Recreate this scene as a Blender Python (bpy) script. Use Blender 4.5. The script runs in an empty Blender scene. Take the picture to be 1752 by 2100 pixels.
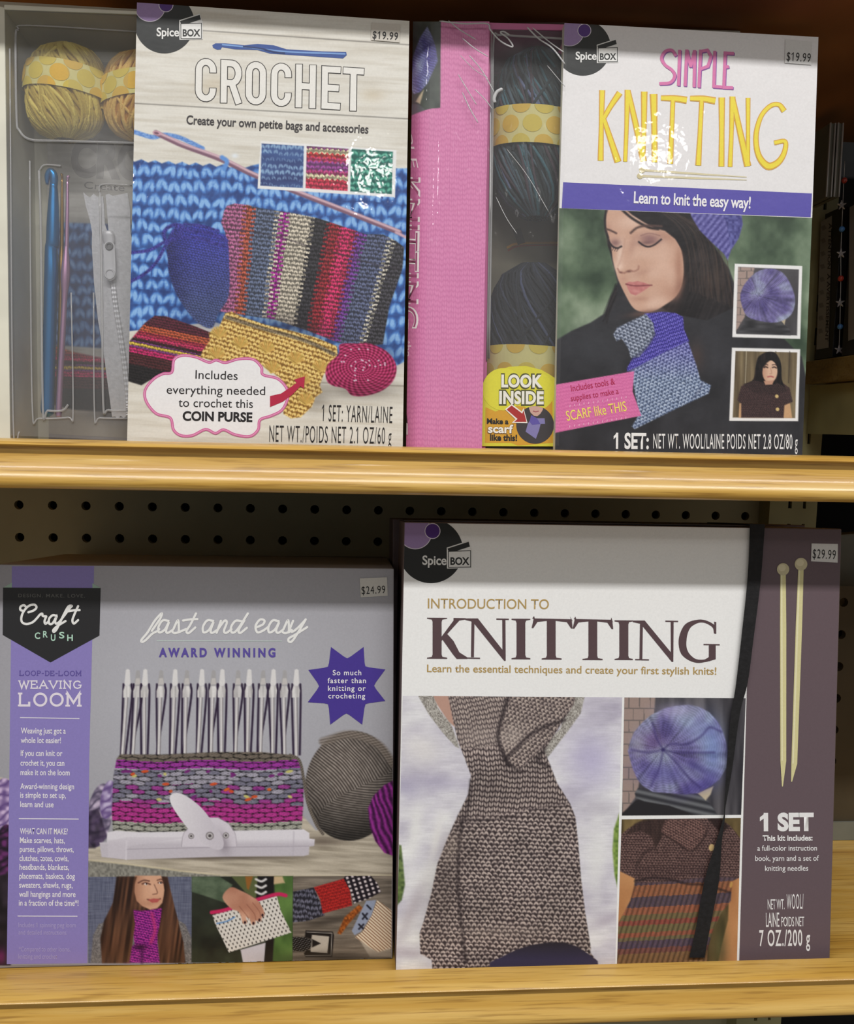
import bpy, bmesh, math, random
import numpy as np
from mathutils import Matrix, Vector

# ---------------------------------------------------------------- camera, world, lamps, exposure
FPX, PW, PH = 1747.8, 1752.0, 2100.0
PITCH, YAW, ROLL = -0.1017, 0.0790, -0.0235
CAM = np.array([0.0, -0.42, 1.20])
scene = bpy.context.scene
COL = scene.collection


def cam_axes():
    fw = np.array([math.sin(YAW) * math.cos(PITCH), math.cos(YAW) * math.cos(PITCH), math.sin(PITCH)])
    rt = np.array([math.cos(YAW), -math.sin(YAW), 0.0])
    dn = np.cross(fw, rt)
    r2 = math.cos(ROLL) * rt + math.sin(ROLL) * dn
    d2 = -math.sin(ROLL) * rt + math.cos(ROLL) * dn
    return r2, d2, fw


CR, CD, CF = cam_axes()
cam_data = bpy.data.cameras.new('camera')
cam = bpy.data.objects.new('camera', cam_data)
COL.objects.link(cam)
cam_data.lens = FPX / PH * 36.0
cam_data.sensor_width = 36.0
cam_data.clip_start = 0.01
M = Matrix.Identity(4)
for i in range(3):
    M[i][0], M[i][1], M[i][2], M[i][3] = CR[i], -CD[i], -CF[i], CAM[i]
cam.matrix_world = M
scene.camera = cam

world = bpy.data.worlds.new('store_air')
scene.world = world
world.use_nodes = True
bg = world.node_tree.nodes['Background']
bg.inputs[0].default_value = (1.0, 0.98, 0.945, 1)
bg.inputs[1].default_value = 0.28


def area(name, loc, target, sx, sy, power, color=(1, 1, 1)):
    d = bpy.data.lights.new(name, 'AREA')
    d.shape = 'RECTANGLE'
    d.size, d.size_y, d.energy, d.color = sx, sy, power, color
    o = bpy.data.objects.new(name, d)
    COL.objects.link(o)
    o.location = loc
    o.rotation_euler = (Vector(target) - Vector(loc)).to_track_quat('-Z', 'Y').to_euler()
    return o


# a long ceiling tube over the aisle, and the square ceiling panels farther down the shop
area('ceiling_tube', (0.0, -1.43, 2.90), (0, 0, 1.1), 4.2, 0.10, 54, (1.0, 0.985, 0.965))
for px_, py_ in ((-1.06, -2.95), (0.03, -2.95), (1.15, -2.68)):
    area('ceiling_panel', (px_, py_, 2.86), (px_ * 0.6, 0, 1.2), 0.10, 0.10, 2.4, (1.0, 0.97, 0.93))

scene.view_settings.view_transform = 'Standard'
scene.view_settings.look = 'None'
scene.view_settings.gamma = 1.0
scene.view_settings.exposure = 0.0
scene.view_settings.use_curve_mapping = False
scene.cycles.transparent_max_bounces = 24
scene.cycles.max_bounces = 8

# ---------------------------------------------------------------- small maths


def lin(c):
    c = np.clip(np.asarray(c, dtype=np.float64) / 255.0, 0, 1)
    return np.where(c <= 0.04045, c / 12.92, ((c + 0.055) / 1.055) ** 2.4)


def L4(c):
    a = lin(c)
    return (float(a[0]), float(a[1]), float(a[2]), 1.0)


def ray(X, Y):
    X = np.asarray(X, dtype=np.float64)[..., None]
    Y = np.asarray(Y, dtype=np.float64)[..., None]
    return (X - PW / 2) / FPX * CR + (Y - PH / 2) / FPX * CD + CF


def at_y(x, y, Yw):
    """the point of the sight line through measured point (x, y) that lies at depth Yw"""
    d = ray(x, y)
    t = (Yw - CAM[1]) / d[..., 1]
    return CAM + d * t[..., None]


def at_x(x, y, Xw):
    d = ray(x, y)
    t = (Xw - CAM[0]) / d[..., 0]
    return CAM + d * t[..., None]


SL = 0.10                                   # the shelves lean back by this slope
ZLIP = {'up': 1.20 - 0.0112, 'low': 1.20 - 0.2955}


def shelf_z(which, Y):
    return ZLIP[which] - 0.006 - SL * (Y - 0.016)


ANG = math.atan(SL)


class Face:
    """a box front standing on a leaning shelf; measured points are carried onto its plane"""

    def __init__(s, which, Y0, yaw=0.0):
        s.which = which
        s.base = np.array([0.0, Y0, shelf_z(which, Y0)])
        n = np.array([0.0, -math.cos(ANG), math.sin(ANG)])
        c, q = math.cos(yaw), math.sin(yaw)
        s.n = np.array([c * n[0] - q * n[1], q * n[0] + c * n[1], n[2]])
        s.u = np.array([c, q, 0.0])
        s.v = np.array([0.0, math.sin(ANG), math.cos(ANG)])

    def P(s, X, Y, off=0.0):
        d = ray(X, Y)
        off = np.asarray(off, dtype=np.float64)
        t = ((s.base - CAM) @ s.n + off) / (d @ s.n)
        return CAM + d * t[..., None]

    def down(s, top, bot, off=0.0):
        """extend the edge top->bot (3D) to the shelf"""
        t = (s.base[2] + off * SL + 0.0003 - top[2]) / (bot[2] - top[2])
        return top + (bot - top) * t


class Curved(Face):
    def __init__(s, which, Y0, bend, edge):
        super().__init__(which, Y0)
        s.bend = bend
        s.edge = edge

    def P(s, X, Y, off=0.0):
        Y = np.asarray(Y, dtype=np.float64)
        X = np.maximum(np.asarray(X, dtype=np.float64), s.edge(Y))
        return super().P(X, Y, np.asarray(off) - s.bend(X, Y))


# ---------------------------------------------------------------- materials


def new_mat(name):
    m = bpy.data.materials.new(name)
    m.use_nodes = True
    nt = m.node_tree
    return m, nt, nt.nodes['Principled BSDF']


def bump(nt, p, scale, strength, dist=0.001, stretch=None, detail=3):
    tc = nt.nodes.new('ShaderNodeTexCoord')
    n = nt.nodes.new('ShaderNodeTexNoise')
    n.inputs['Scale'].default_value = scale
    n.inputs['Detail'].default_value = detail
    src = tc.outputs['Object']
    if stretch:
        mp = nt.nodes.new('ShaderNodeMapping')
        mp.inputs['Scale'].default_value = stretch
        nt.links.new(src, mp.inputs['Vector'])
        src = mp.outputs['Vector']
    nt.links.new(src, n.inputs['Vector'])
    b = nt.nodes.new('ShaderNodeBump')
    b.inputs['Strength'].default_value = strength
    b.inputs['Distance'].default_value = dist
    nt.links.new(n.outputs['Fac'], b.inputs['Height'])
    nt.links.new(b.outputs['Normal'], p.inputs['Normal'])
    return b


def print_mat(name, rough=0.4, coat=0.0, bscale=30, bstr=0.1, coat_rough=0.06):
    m, nt, p = new_mat(name)
    a = nt.nodes.new('ShaderNodeVertexColor')
    a.layer_name = 'ink'
    tc = nt.nodes.new('ShaderNodeTexCoord')
    n = nt.nodes.new('ShaderNodeTexNoise')
    n.inputs['Scale'].default_value = 900
    nt.links.new(tc.outputs['Object'], n.inputs['Vector'])
    mr = nt.nodes.new('ShaderNodeMapRange')
    mr.inputs['To Min'].default_value = 0.93
    mr.inputs['To Max'].default_value = 1.07
    nt.links.new(n.outputs['Fac'], mr.inputs['Value'])
    mx = nt.nodes.new('ShaderNodeVectorMath')
    mx.operation = 'SCALE'
    nt.links.new(a.outputs['Color'], mx.inputs[0])
    nt.links.new(mr.outputs['Result'], mx.inputs['Scale'])
    nt.links.new(mx.outputs['Vector'], p.inputs['Base Color'])
    p.inputs['Roughness'].default_value = rough
    p.inputs['Specular IOR Level'].default_value = 0.35
    p.inputs['Coat Weight'].default_value = coat
    p.inputs['Coat Roughness'].default_value = coat_rough
    b = bump(nt, p, bscale, bstr, 0.0006)
    nt.links.new(b.outputs['Normal'], p.inputs['Coat Normal'])
    return m


def plain(name, c, rough=0.5, metal=0.0, bscale=60, bstr=0.15, var=0.08, coat=0.0, spec=0.4):
    m, nt, p = new_mat(name)
    tc = nt.nodes.new('ShaderNodeTexCoord')
    n = nt.nodes.new('ShaderNodeTexNoise')
    n.inputs['Scale'].default_value = bscale * 0.7
    nt.links.new(tc.outputs['Object'], n.inputs['Vector'])
    r = nt.nodes.new('ShaderNodeValToRGB')
    a = lin(c)
    r.color_ramp.elements[0].position = 0.3
    r.color_ramp.elements[1].position = 0.7
    r.color_ramp.elements[0].color = (*(a * (1 - var)), 1)
    r.color_ramp.elements[1].color = (*np.minimum(a * (1 + var), 1), 1)
    nt.links.new(n.outputs['Fac'], r.inputs['Fac'])
    nt.links.new(r.outputs['Color'], p.inputs['Base Color'])
    p.inputs['Roughness'].default_value = rough
    p.inputs['Metallic'].default_value = metal
    p.inputs['Coat Weight'].default_value = coat
    p.inputs['Specular IOR Level'].default_value = spec
    bump(nt, p, bscale, bstr, 0.0006)
    return m


def oak(name, dark=1.0):
    m, nt, p = new_mat(name)
    tc = nt.nodes.new('ShaderNodeTexCoord')

    def noise(sc, stretch, detail=4, dist=0.0):
        mp = nt.nodes.new('ShaderNodeMapping')
        mp.inputs['Scale'].default_value = stretch
        nt.links.new(tc.outputs['Object'], mp.inputs['Vector'])
        n = nt.nodes.new('ShaderNodeTexNoise')
        n.inputs['Scale'].default_value = sc
        n.inputs['Detail'].default_value = detail
        n.inputs['Distortion'].default_value = dist
        nt.links.new(mp.outputs['Vector'], n.inputs['Vector'])
        return n
    n1 = noise(60, (0.10, 1, 3), 5, 0.6)
    n2 = noise(700, (0.035, 1, 1), 4)
    r = nt.nodes.new('ShaderNodeValToRGB')
    e = r.color_ramp.elements
    e[0].position, e[0].color = 0.28, L4((194 * dark, 146 * dark, 62 * dark))
    e[1].position, e[1].color = 0.66, L4((226 * dark, 186 * dark, 104 * dark))
    k = e.new(0.46)
    k.color = L4((212 * dark, 167 * dark, 80 * dark))
    nt.links.new(n1.outputs['Fac'], r.inputs['Fac'])
    r2 = nt.nodes.new('ShaderNodeValToRGB')
    e = r2.color_ramp.elements
    e[0].position, e[0].color = 0.30, (0.50, 0.42, 0.34, 1)
    e[1].position, e[1].color = 0.48, (1, 1, 1, 1)
    nt.links.new(n2.outputs['Fac'], r2.inputs['Fac'])
    mx = nt.nodes.new('ShaderNodeMix')
    mx.data_type = 'RGBA'
    mx.blend_type = 'MULTIPLY'
    mx.inputs[0].default_value = 0.75
    nt.links.new(r.outputs['Color'], mx.inputs[6])
    nt.links.new(r2.outputs['Color'], mx.inputs[7])
    n3 = noise(16, (0.14, 1, 1.6), 3, 0.4)
    r3 = nt.nodes.new('ShaderNodeValToRGB')
    e = r3.color_ramp.elements
    e[0].position, e[0].color = 0.68, (1, 1, 1, 1)
    e[1].position, e[1].color = 0.78, (0.42, 0.30, 0.20, 1)
    nt.links.new(n3.outputs['Fac'], r3.inputs['Fac'])
    mk = nt.nodes.new('ShaderNodeMix')
    mk.data_type = 'RGBA'
    mk.blend_type = 'MULTIPLY'
    mk.inputs[0].default_value = 0.8
    nt.links.new(mx.outputs[2], mk.inputs[6])
    nt.links.new(r3.outputs['Color'], mk.inputs[7])
    nt.links.new(mk.outputs[2], p.inputs['Base Color'])
    p.inputs['Roughness'].default_value = 0.33
    p.inputs['Coat Weight'].default_value = 0.25
    p.inputs['Coat Roughness'].default_value = 0.1
    p.inputs['Specular IOR Level'].default_value = 0.35
    b = nt.nodes.new('ShaderNodeBump')
    b.inputs['Strength'].default_value = 0.35
    b.inputs['Distance'].default_value = 0.0004
    nt.links.new(n2.outputs['Fac'], b.inputs['Height'])
    nt.links.new(b.outputs['Normal'], p.inputs['Normal'])
    return m


def clear(name, haze=0.1, rough=0.1, tint=(1, 1, 1), bscale=25, bstr=0.3):
    """clear plastic: mostly see-through with a glossy, slightly milky skin"""
    m, nt, p = new_mat(name)
    p.inputs['Base Color'].default_value = (0.62, 0.62, 0.63, 1)
    p.inputs['Roughness'].default_value = rough
    b = bump(nt, p, bscale, bstr, 0.0008)
    t = nt.nodes.new('ShaderNodeBsdfTransparent')
    t.inputs[0].default_value = (*tint, 1)
    fr = nt.nodes.new('ShaderNodeFresnel')
    fr.inputs['IOR'].default_value = 1.35
    nt.links.new(b.outputs['Normal'], fr.inputs['Normal'])
    ad = nt.nodes.new('ShaderNodeMath')
    ad.operation = 'ADD'
    ad.use_clamp = True
    ad.inputs[1].default_value = haze
    nt.links.new(fr.outputs[0], ad.inputs[0])
    mx = nt.nodes.new('ShaderNodeMixShader')
    nt.links.new(ad.outputs[0], mx.inputs[0])
    nt.links.new(t.outputs[0], mx.inputs[1])
    nt.links.new(p.outputs[0], mx.inputs[2])
    nt.links.new(mx.outputs[0], nt.nodes['Material Output'].inputs['Surface'])
    return m


MAT = {
    'oak': oak('honey_oak'),
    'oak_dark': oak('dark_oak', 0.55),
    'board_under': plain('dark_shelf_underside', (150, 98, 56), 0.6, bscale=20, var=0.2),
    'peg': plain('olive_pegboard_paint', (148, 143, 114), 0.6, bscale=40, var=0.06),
    'shaded_peg': plain('shaded_pegboard', (74, 64, 46), 0.7),  # darker pegboard colour that stands in for the shade in the right bay
    'hole': plain('black_hole', (6, 5, 5), 0.9),
    'post': plain('olive_post_paint', (150, 146, 106), 0.55, bscale=25, var=0.25),
    'print': print_mat('printed_card', 0.42, 0.12, 30, 0.12, 0.12),
    'film': print_mat('printed_card_under_film', 0.42, 0.28, 70, 0.5, 0.04),
    'matte': print_mat('printed_matte_card', 0.55, 0.0, 60, 0.05),
    'white_card': plain('cream_card', (226, 224, 208), 0.55),
    'grey_card': plain('grey_card', (150, 147, 150), 0.5),
    'taupe_card': plain('taupe_card', (112, 96, 94), 0.5),
    'mauve_card': plain('mauve_card', (92, 78, 82), 0.5),
    'dark_card': plain('dark_card', (60, 52, 54), 0.5),
    'pink_card': plain('pink_card', (205, 110, 160), 0.5),
    'black_card': plain('black_card', (34, 32, 34), 0.4),
    'sticker': print_mat('sticker_paper', 0.5, 0.0, 60, 0.05),
    'window': clear('blister_plastic', 0.07, 0.12),
    'window_dark': clear('window_plastic', 0.03, 0.1),
    'film_clear': clear('shrink_film', 0.008, 0.06, bscale=40, bstr=0.5),
    'ridge': clear('plastic_ridge', 0.42, 0.1),
    'crease': clear('film_crease', 0.80, 0.1),
    'elastic': plain('black_elastic', (26, 25, 27), 0.75, bscale=500, bstr=0.4, var=0.3),
    'blue_metal': plain('blue_anodised', (40, 132, 196), 0.28, 0.75, var=0.05),
    'gold_metal': plain('gold_anodised', (178, 140, 78), 0.3, 0.8, var=0.05),
    'pink_metal': plain('pink_anodised', (206, 160, 196), 0.3, 0.7, var=0.05),
    'zip_tape': plain('white_zip_tape', (222, 222, 226), 0.7, bscale=700, bstr=0.5),
    'zip_metal': plain('white_zip_pull', (226, 226, 230), 0.3, 0.1),
    'yarn': print_mat('spun_yarn', 0.8, 0.0, 900, 0.6),
    'floor': plain('grey_floor_tile', (150, 146, 138), 0.4, bscale=3),
    'grey_panel': plain('grey_metal_panel', (120, 122, 112), 0.5),
    'silver': plain('silvery_plastic', (190, 190, 188), 0.25, 0.3),
    'star_glint': plain('clear_glint', (190, 190, 195), 0.1, 0.2, coat=0.6),  # this and the next two colour the modelled film reflections
    'red_glint': plain('red_glint', (190, 70, 60), 0.15, coat=0.6),
    'blue_glint': plain('blue_glint', (80, 140, 210), 0.15, coat=0.6),
}

# ---------------------------------------------------------------- objects


def thing(name, label, cat, loc, group=None):
    o = bpy.data.objects.new(name, None)
    o.empty_display_size = 0.02
    COL.objects.link(o)
    o.location = tuple(float(a) for a in loc)
    tag(o, label, cat, group)
    return o


def tag(o, label, cat, group=None):
    o['label'] = label
    o['category'] = cat
    if group:
        o['group'] = group


def mesh(name, V, F, mat, parent=None, ink=None, smooth=False, label=None):
    """verts in world space -> one mesh object, its data kept relative to its thing"""
    V = np.asarray(V, dtype=np.float64).reshape(-1, 3)
    off = np.zeros(3)
    p = parent
    while p is not None:
        off = off + np.array(p.location)
        p = p.parent
    own = np.zeros(3)
    if parent is None:
        own = np.array([V[:, 0].mean(), V[:, 1].mean(), V[:, 2].min()])
    me = bpy.data.meshes.new(name)
    W = V - off - own
    if isinstance(F, np.ndarray):
        n, k = F.shape
        me.vertices.add(len(W))
        me.vertices.foreach_set('co', W.astype(np.float32).ravel())
        me.loops.add(n * k)
        me.loops.foreach_set('vertex_index', F.astype(np.int32).ravel())
        me.polygons.add(n)
        me.polygons.foreach_set('loop_start', np.arange(0, n * k, k, dtype=np.int32))
        me.update(calc_edges=True)
    else:
        me.from_pydata(W.tolist(), [], F)
    if ink is not None:
        a = me.color_attributes.new('ink', 'FLOAT_COLOR', 'POINT')
        c = np.ones((len(W), 4), dtype=np.float32)
        c[:, :3] = ink
        a.data.foreach_set('color', c.ravel())
    if smooth:
        me.polygons.foreach_set('use_smooth', [True] * len(me.polygons))
    me.materials.append(mat)
    me.update()
    o = bpy.data.objects.new(name, me)
    COL.objects.link(o)
    o.location = own
    if parent is not None:
        o.parent = parent
    if label:
        o['label'] = label
    return o


class MB:
    """collects shapes for ONE mesh object"""

    def __init__(s):
        s.V, s.F, s.C = [], [], []
        s.n = 0

    def add(s, V, F, c=None):
        V = np.asarray(V, dtype=np.float64).reshape(-1, 3)
        s.V.append(V)
        s.F += [tuple(int(i) + s.n for i in f) for f in F]
        s.n += len(V)
        if c is not None:
            c = np.asarray(c, dtype=np.float64)
            s.C.append(np.broadcast_to(c, (len(V), 3)).copy())

    def box(s, a, b, c=None):
        x0, y0, z0 = a
        x1, y1, z1 = b
        V = [(x0, y0, z0), (x1, y0, z0), (x1, y1, z0), (x0, y1, z0), (x0, y0, z1), (x1, y0, z1), (x1, y1, z1), (x0, y1, z1)]
        s.add(V, [(0, 3, 2, 1), (4, 5, 6, 7), (0, 1, 5, 4), (1, 2, 6, 5), (2, 3, 7, 6), (3, 0, 4, 7)], c)

    def prism(s, quad, vec, bev=0.0, c=None):
        """quad: four 3D corners of the front (any winding), vec: extrusion"""
        q = np.asarray(quad, dtype=np.float64)
        V = np.concatenate([q, q + np.asarray(vec)])
        k = len(q)
        F = [tuple(range(k))[::-1], tuple(range(k, 2 * k))] + [(i, (i + 1) % k, k + (i + 1) % k, k + i) for i in range(k)]
        if bev > 0:
            bm = bmesh.new()
            vs = [bm.verts.new(v) for v in V]
            for f in F:
                bm.faces.new([vs[i] for i in f])
            bmesh.ops.recalc_face_normals(bm, faces=bm.faces)
            bmesh.ops.bevel(bm, geom=list(bm.edges), offset=bev, segments=2, affect='EDGES', profile=0.6)
            bm.verts.index_update()
            V = np.array([v.co[:] for v in bm.verts])
            F = [tuple(v.index for v in f.verts) for f in bm.faces]
            bm.free()
        s.add(V, F, c)

    def tube(s, pts, rad, n=8, c=None, closed=False, cap=True, flat=None):
        P = np.asarray(pts, dtype=np.float64)
        k = len(P)
        R = np.broadcast_to(np.asarray(rad, dtype=np.float64), (k,))
        T = np.roll(P, -1, 0) - np.roll(P, 1, 0)
        if not closed:
            T[0], T[-1] = P[1] - P[0], P[-1] - P[-2]
        T /= np.linalg.norm(T, axis=1)[:, None] + 1e-12
        ref = np.array([0.0, -1.0, 0.1])
        A = np.cross(T, ref)
        bad = np.linalg.norm(A, axis=1) < 1e-3
        A[bad] = np.cross(T[bad], np.array([1.0, 0, 0]))
        A /= np.linalg.norm(A, axis=1)[:, None]
        B = np.cross(T, A)
        th = np.linspace(0, 2 * math.pi, n, endpoint=False)
        fl = 1.0 if flat is None else np.broadcast_to(np.asarray(flat, dtype=np.float64), (k,))[:, None, None]
        V = P[:, None, :] + R[:, None, None] * (np.cos(th)[None, :, None] * A[:, None, :] + fl * np.sin(th)[None, :, None] * B[:, None, :])
        F = []
        for i in range(k if closed else k - 1):
            j = (i + 1) % k
            for a in range(n):
                b = (a + 1) % n
                F.append((i * n + a, i * n + b, j * n + b, j * n + a))
        if cap and not closed:
            F.append(tuple(range(n))[::-1])
            F.append(tuple((k - 1) * n + a for a in range(n)))
        if c is not None:
            c = np.asarray(c, dtype=np.float64)
            if c.ndim == 2:
                c = np.repeat(c, n, axis=0)
        s.add(V.reshape(-1, 3), F, c)

    def ball(s, ctr, r, c=None, n=10, m=6):
        V, F = [], []
        for i in range(m + 1):
            a = math.pi * i / m
            for j in range(n):
                b = 2 * math.pi * j / n
                V.append((ctr[0] + r * math.sin(a) * math.cos(b), ctr[1] + r * math.sin(a) * math.sin(b), ctr[2] + r * math.cos(a)))
        for i in range(m):
            for j in range(n):
                k = (j + 1) % n
                F.append((i * n + j, (i + 1) * n + j, (i + 1) * n + k, i * n + k))
        s.add(V, F, c)

    def build(s, name, mat, parent=None, smooth=False, label=None):
        ink = np.concatenate(s.C) if s.C else None
        return mesh(name, np.concatenate(s.V), s.F, mat, parent, ink, smooth, label)


def spline(pts, closed=False, n=6):
    P = np.asarray(pts, dtype=np.float64)
    k = len(P)
    out = []
    for i in range(k if closed else k - 1):
        p1, p2 = P[i], P[(i + 1) % k]
        p0 = P[(i - 1) % k] if (closed or i > 0) else 2 * p1 - p2
        p3 = P[(i + 2) % k] if (closed or i + 2 < k) else 2 * p2 - p1
        for t in np.arange(n) / n:
            out.append(0.5 * (2 * p1 + (p2 - p0) * t + (2 * p0 - 5 * p1 + 4 * p2 - p3) * t * t + (3 * p1 - p0 - 3 * p2 + p3) * t ** 3))
    if not closed:
        out.append(P[-1])
    return np.array(out)


def ell(cx, cy, rx, ry=None, n=40, a=0.0):
    ry = rx if ry is None else ry
    t = np.linspace(0, 2 * math.pi, n, endpoint=False)
    x, y = rx * np.cos(t), ry * np.sin(t)
    return np.stack([cx + x * math.cos(a) - y * math.sin(a), cy + x * math.sin(a) + y * math.cos(a)], 1)


def crop(ox, oy, sc):
    """reading frame for measurements taken on an enlarged detail"""
    def f(*pts):
        p = np.asarray(pts[0] if len(pts) == 1 else pts, dtype=np.float64)
        return p / sc + np.array([ox, oy])
    return f


def clip(poly, quad):
    poly = [np.asarray(p, dtype=np.float64) for p in poly]
    quad = np.asarray(quad, dtype=np.float64)
    ctr = quad.mean(0)
    for i in range(len(quad)):
        a, b = quad[i], quad[(i + 1) % len(quad)]
        nrm = np.array([-(b - a)[1], (b - a)[0]])
        if (ctr - a) @ nrm < 0:
            nrm = -nrm
        out = []
        for j in range(len(poly)):
            p, q = poly[j], poly[(j + 1) % len(poly)]
            dp, dq = (p - a) @ nrm, (q - a) @ nrm
            if dp >= 0:
                out.append(p)
            if dp * dq < 0:
                out.append(p + (q - p) * dp / (dp - dq))
        poly = out
        if not poly:
            break
    return np.array(poly)


# ---------------------------------------------------------------- printing: colour fields


def h2(ix, iy, seed=0):
    n = (ix.astype(np.int64) * 374761393 + iy.astype(np.int64) * 668265263 + seed * 1442695041) & 0x7fffffff
    n = ((n ^ (n >> 13)) * 1274126177) & 0x7fffffff
    return ((n ^ (n >> 16)) & 0xffff) / 65535.0


def vn(x, y, seed=0):
    ix, iy = np.floor(x), np.floor(y)
    fx, fy = x - ix, y - iy
    fx, fy = fx * fx * (3 - 2 * fx), fy * fy * (3 - 2 * fy)
    a, b = h2(ix, iy, seed), h2(ix + 1, iy, seed)
    c, d = h2(ix, iy + 1, seed), h2(ix + 1, iy + 1, seed)
    return (a * (1 - fx) + b * fx) * (1 - fy) + (c * (1 - fx) + d * fx) * fy


def fbm(x, y, seed=0, o=3):
    s, w = 0.0, 0.5
    for i in range(o):
        s = s + w * vn(x * 2 ** i, y * 2 ** i, seed + i)
        w *= 0.5
    return s / (1 - 0.5 ** o)


def rot(X, Y, a):
    c, s = math.cos(a), math.sin(a)
    return X * c + Y * s, -X * s + Y * c


def mix(a, b, t):
    a, b = np.asarray(a, dtype=np.float64), np.asarray(b, dtype=np.float64)
    return a + (b - a) * np.asarray(t)[..., None]


def tri(d, m, l, t):
    t = np.clip(t, 0, 1)[..., None]
    d, m, l = (np.asarray(c, dtype=np.float64) for c in (d, m, l))
    return np.where(t < 0.5, d + (m - d) * t * 2, m + (l - m) * (t * 2 - 1))


def crochet(X, Y, cu, cv, a=0.0, seed=0):
    u, v = rot(X, Y, a)
    u = u + 0.18 * cu * (vn(u / cu * 0.7, v / cv * 0.7, seed + 5) - 0.5)
    v = v + 0.25 * cv * (vn(u / cu * 0.6, v / cv * 0.6, seed + 9) - 0.5)
    r = np.floor(v / cv)
    uu = u / cu + 0.5 * (r % 2)
    c = np.floor(uu)
    fx, fy = uu - c - 0.5, v / cv - r - 0.5
    b = 0
    ja = (h2(c, r, seed + 21) - 0.5) * 0.7
    jx, jy = (h2(c, r, seed + 22) - 0.5) * 0.2, (h2(c, r, seed + 23) - 0.5) * 0.3
    for sx, an in ((-0.2, 0.55), (0.22, -0.45)):
        p, q = fx - sx - jx, fy - jy
        p, q = p - ja * q, q + ja * p * 0.4
        p2 = p * math.cos(an) + q * math.sin(an)
        q2 = -p * math.sin(an) + q * math.cos(an)
        b = np.maximum(b, np.exp(-((p2 / 0.21) ** 2 + (q2 / 0.42) ** 2) ** 1.3))
    fib = 0.6 * vn(u / cu * 11 + v / cv * 4, v / cv * 4, seed + 3) + 0.4 * vn(u / cu * 4, v / cv * 9, seed + 4)
    return np.clip(b * (0.52 + 0.25 * h2(c, r, seed) + 0.5 * fib) + 0.16 * fib, 0, 1)


def garter(X, Y, cu, cv, a=0.0, seed=0):
    u, v = rot(X, Y, a)
    v = v + 0.3 * cv * (vn(u / cu * 0.5, v / cv * 0.5, seed + 5) - 0.5)
    u = u + 0.5 * cu * (vn(u / cu * 0.4, v / cv * 0.4, seed + 6) - 0.5)
    r = np.floor(v / cv)
    uu = u / cu + 0.5 * (r % 2) + 0.3 * h2(r, r * 0, seed)
    c = np.floor(uu * 2)
    fx = uu - np.floor(uu) - 0.5
    c = np.floor(uu)
    fx = fx + 0.16 * (h2(c, r, seed + 7) - 0.5)
    tilt = 0.5 * (h2(c, r, seed + 9) - 0.5)
    fy = v / cv - r - 0.5 + 0.20 * (h2(c, r, seed + 8) - 0.5) + 0.20 * np.cos(2 * math.pi * fx) * (0.6 + 0.6 * h2(c, r, seed + 10)) + tilt * fx
    b = np.exp(-(fy / 0.33) ** 2) * np.clip(1.05 - (np.abs(fx) / 0.52) ** 3, 0.15, 1)
    return np.clip(b * (0.6 + 0.4 * h2(c, r, seed) + 0.35 * vn(u * 0.9, v * 0.9, seed)) + 0.06, 0, 1)


def stock(X, Y, cu, cv, a=0.0, seed=0):
    u, v = rot(X, Y, a)
    u = u + 0.9 * cu * (vn(u / cu * 0.12, v / cv * 0.14, seed + 5) - 0.5)
    v = v + 0.6 * cv * (vn(u / cu * 0.5, v / cv * 0.3, seed + 6) - 0.5)
    c = np.floor(u / cu)
    fx = u / cu - c - 0.5
    ax = np.abs(fx)
    t = v / cv + 0.9 * ax + 0.3 * h2(c, c * 0, seed)
    r = np.floor(t)
    fy = t - r - 0.5
    b = np.clip(1 - (2 * fy) ** 2, 0, 1) * np.clip(1.15 - ((ax - 0.24) / 0.24) ** 2, 0, 1)
    return np.clip(b * (0.7 + 0.3 * h2(c * 2 + (fx > 0), r, seed) + 0.15 * vn(u, v, seed)), 0, 1)


def segdist(X, Y, P, closed):
    d2 = np.full(X.shape, 1e12)
    tt = np.zeros(X.shape)
    k = len(P)
    for i in range(k if closed else k - 1):
        a, b = P[i], P[(i + 1) % k]
        e = b - a
        l2 = e @ e + 1e-12
        t = np.clip(((X - a[0]) * e[0] + (Y - a[1]) * e[1]) / l2, 0, 1)
        q = (X - a[0] - t * e[0]) ** 2 + (Y - a[1] - t * e[1]) ** 2
        m = q < d2
        d2 = np.where(m, q, d2)
        tt = np.where(m, i + t, tt)
    return np.sqrt(d2), tt


def inside(X, Y, P):
    ins = np.zeros(X.shape, dtype=bool)
    k = len(P)
    for i in range(k):
        (x0, y0), (x1, y1) = P[i], P[(i + 1) % k]
        if y0 == y1:
            continue
        c = (Y < y0) != (Y < y1)
        xi = x0 + (Y - y0) * (x1 - x0) / (y1 - y0)
        ins ^= c & (X < xi)
    return ins


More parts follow.
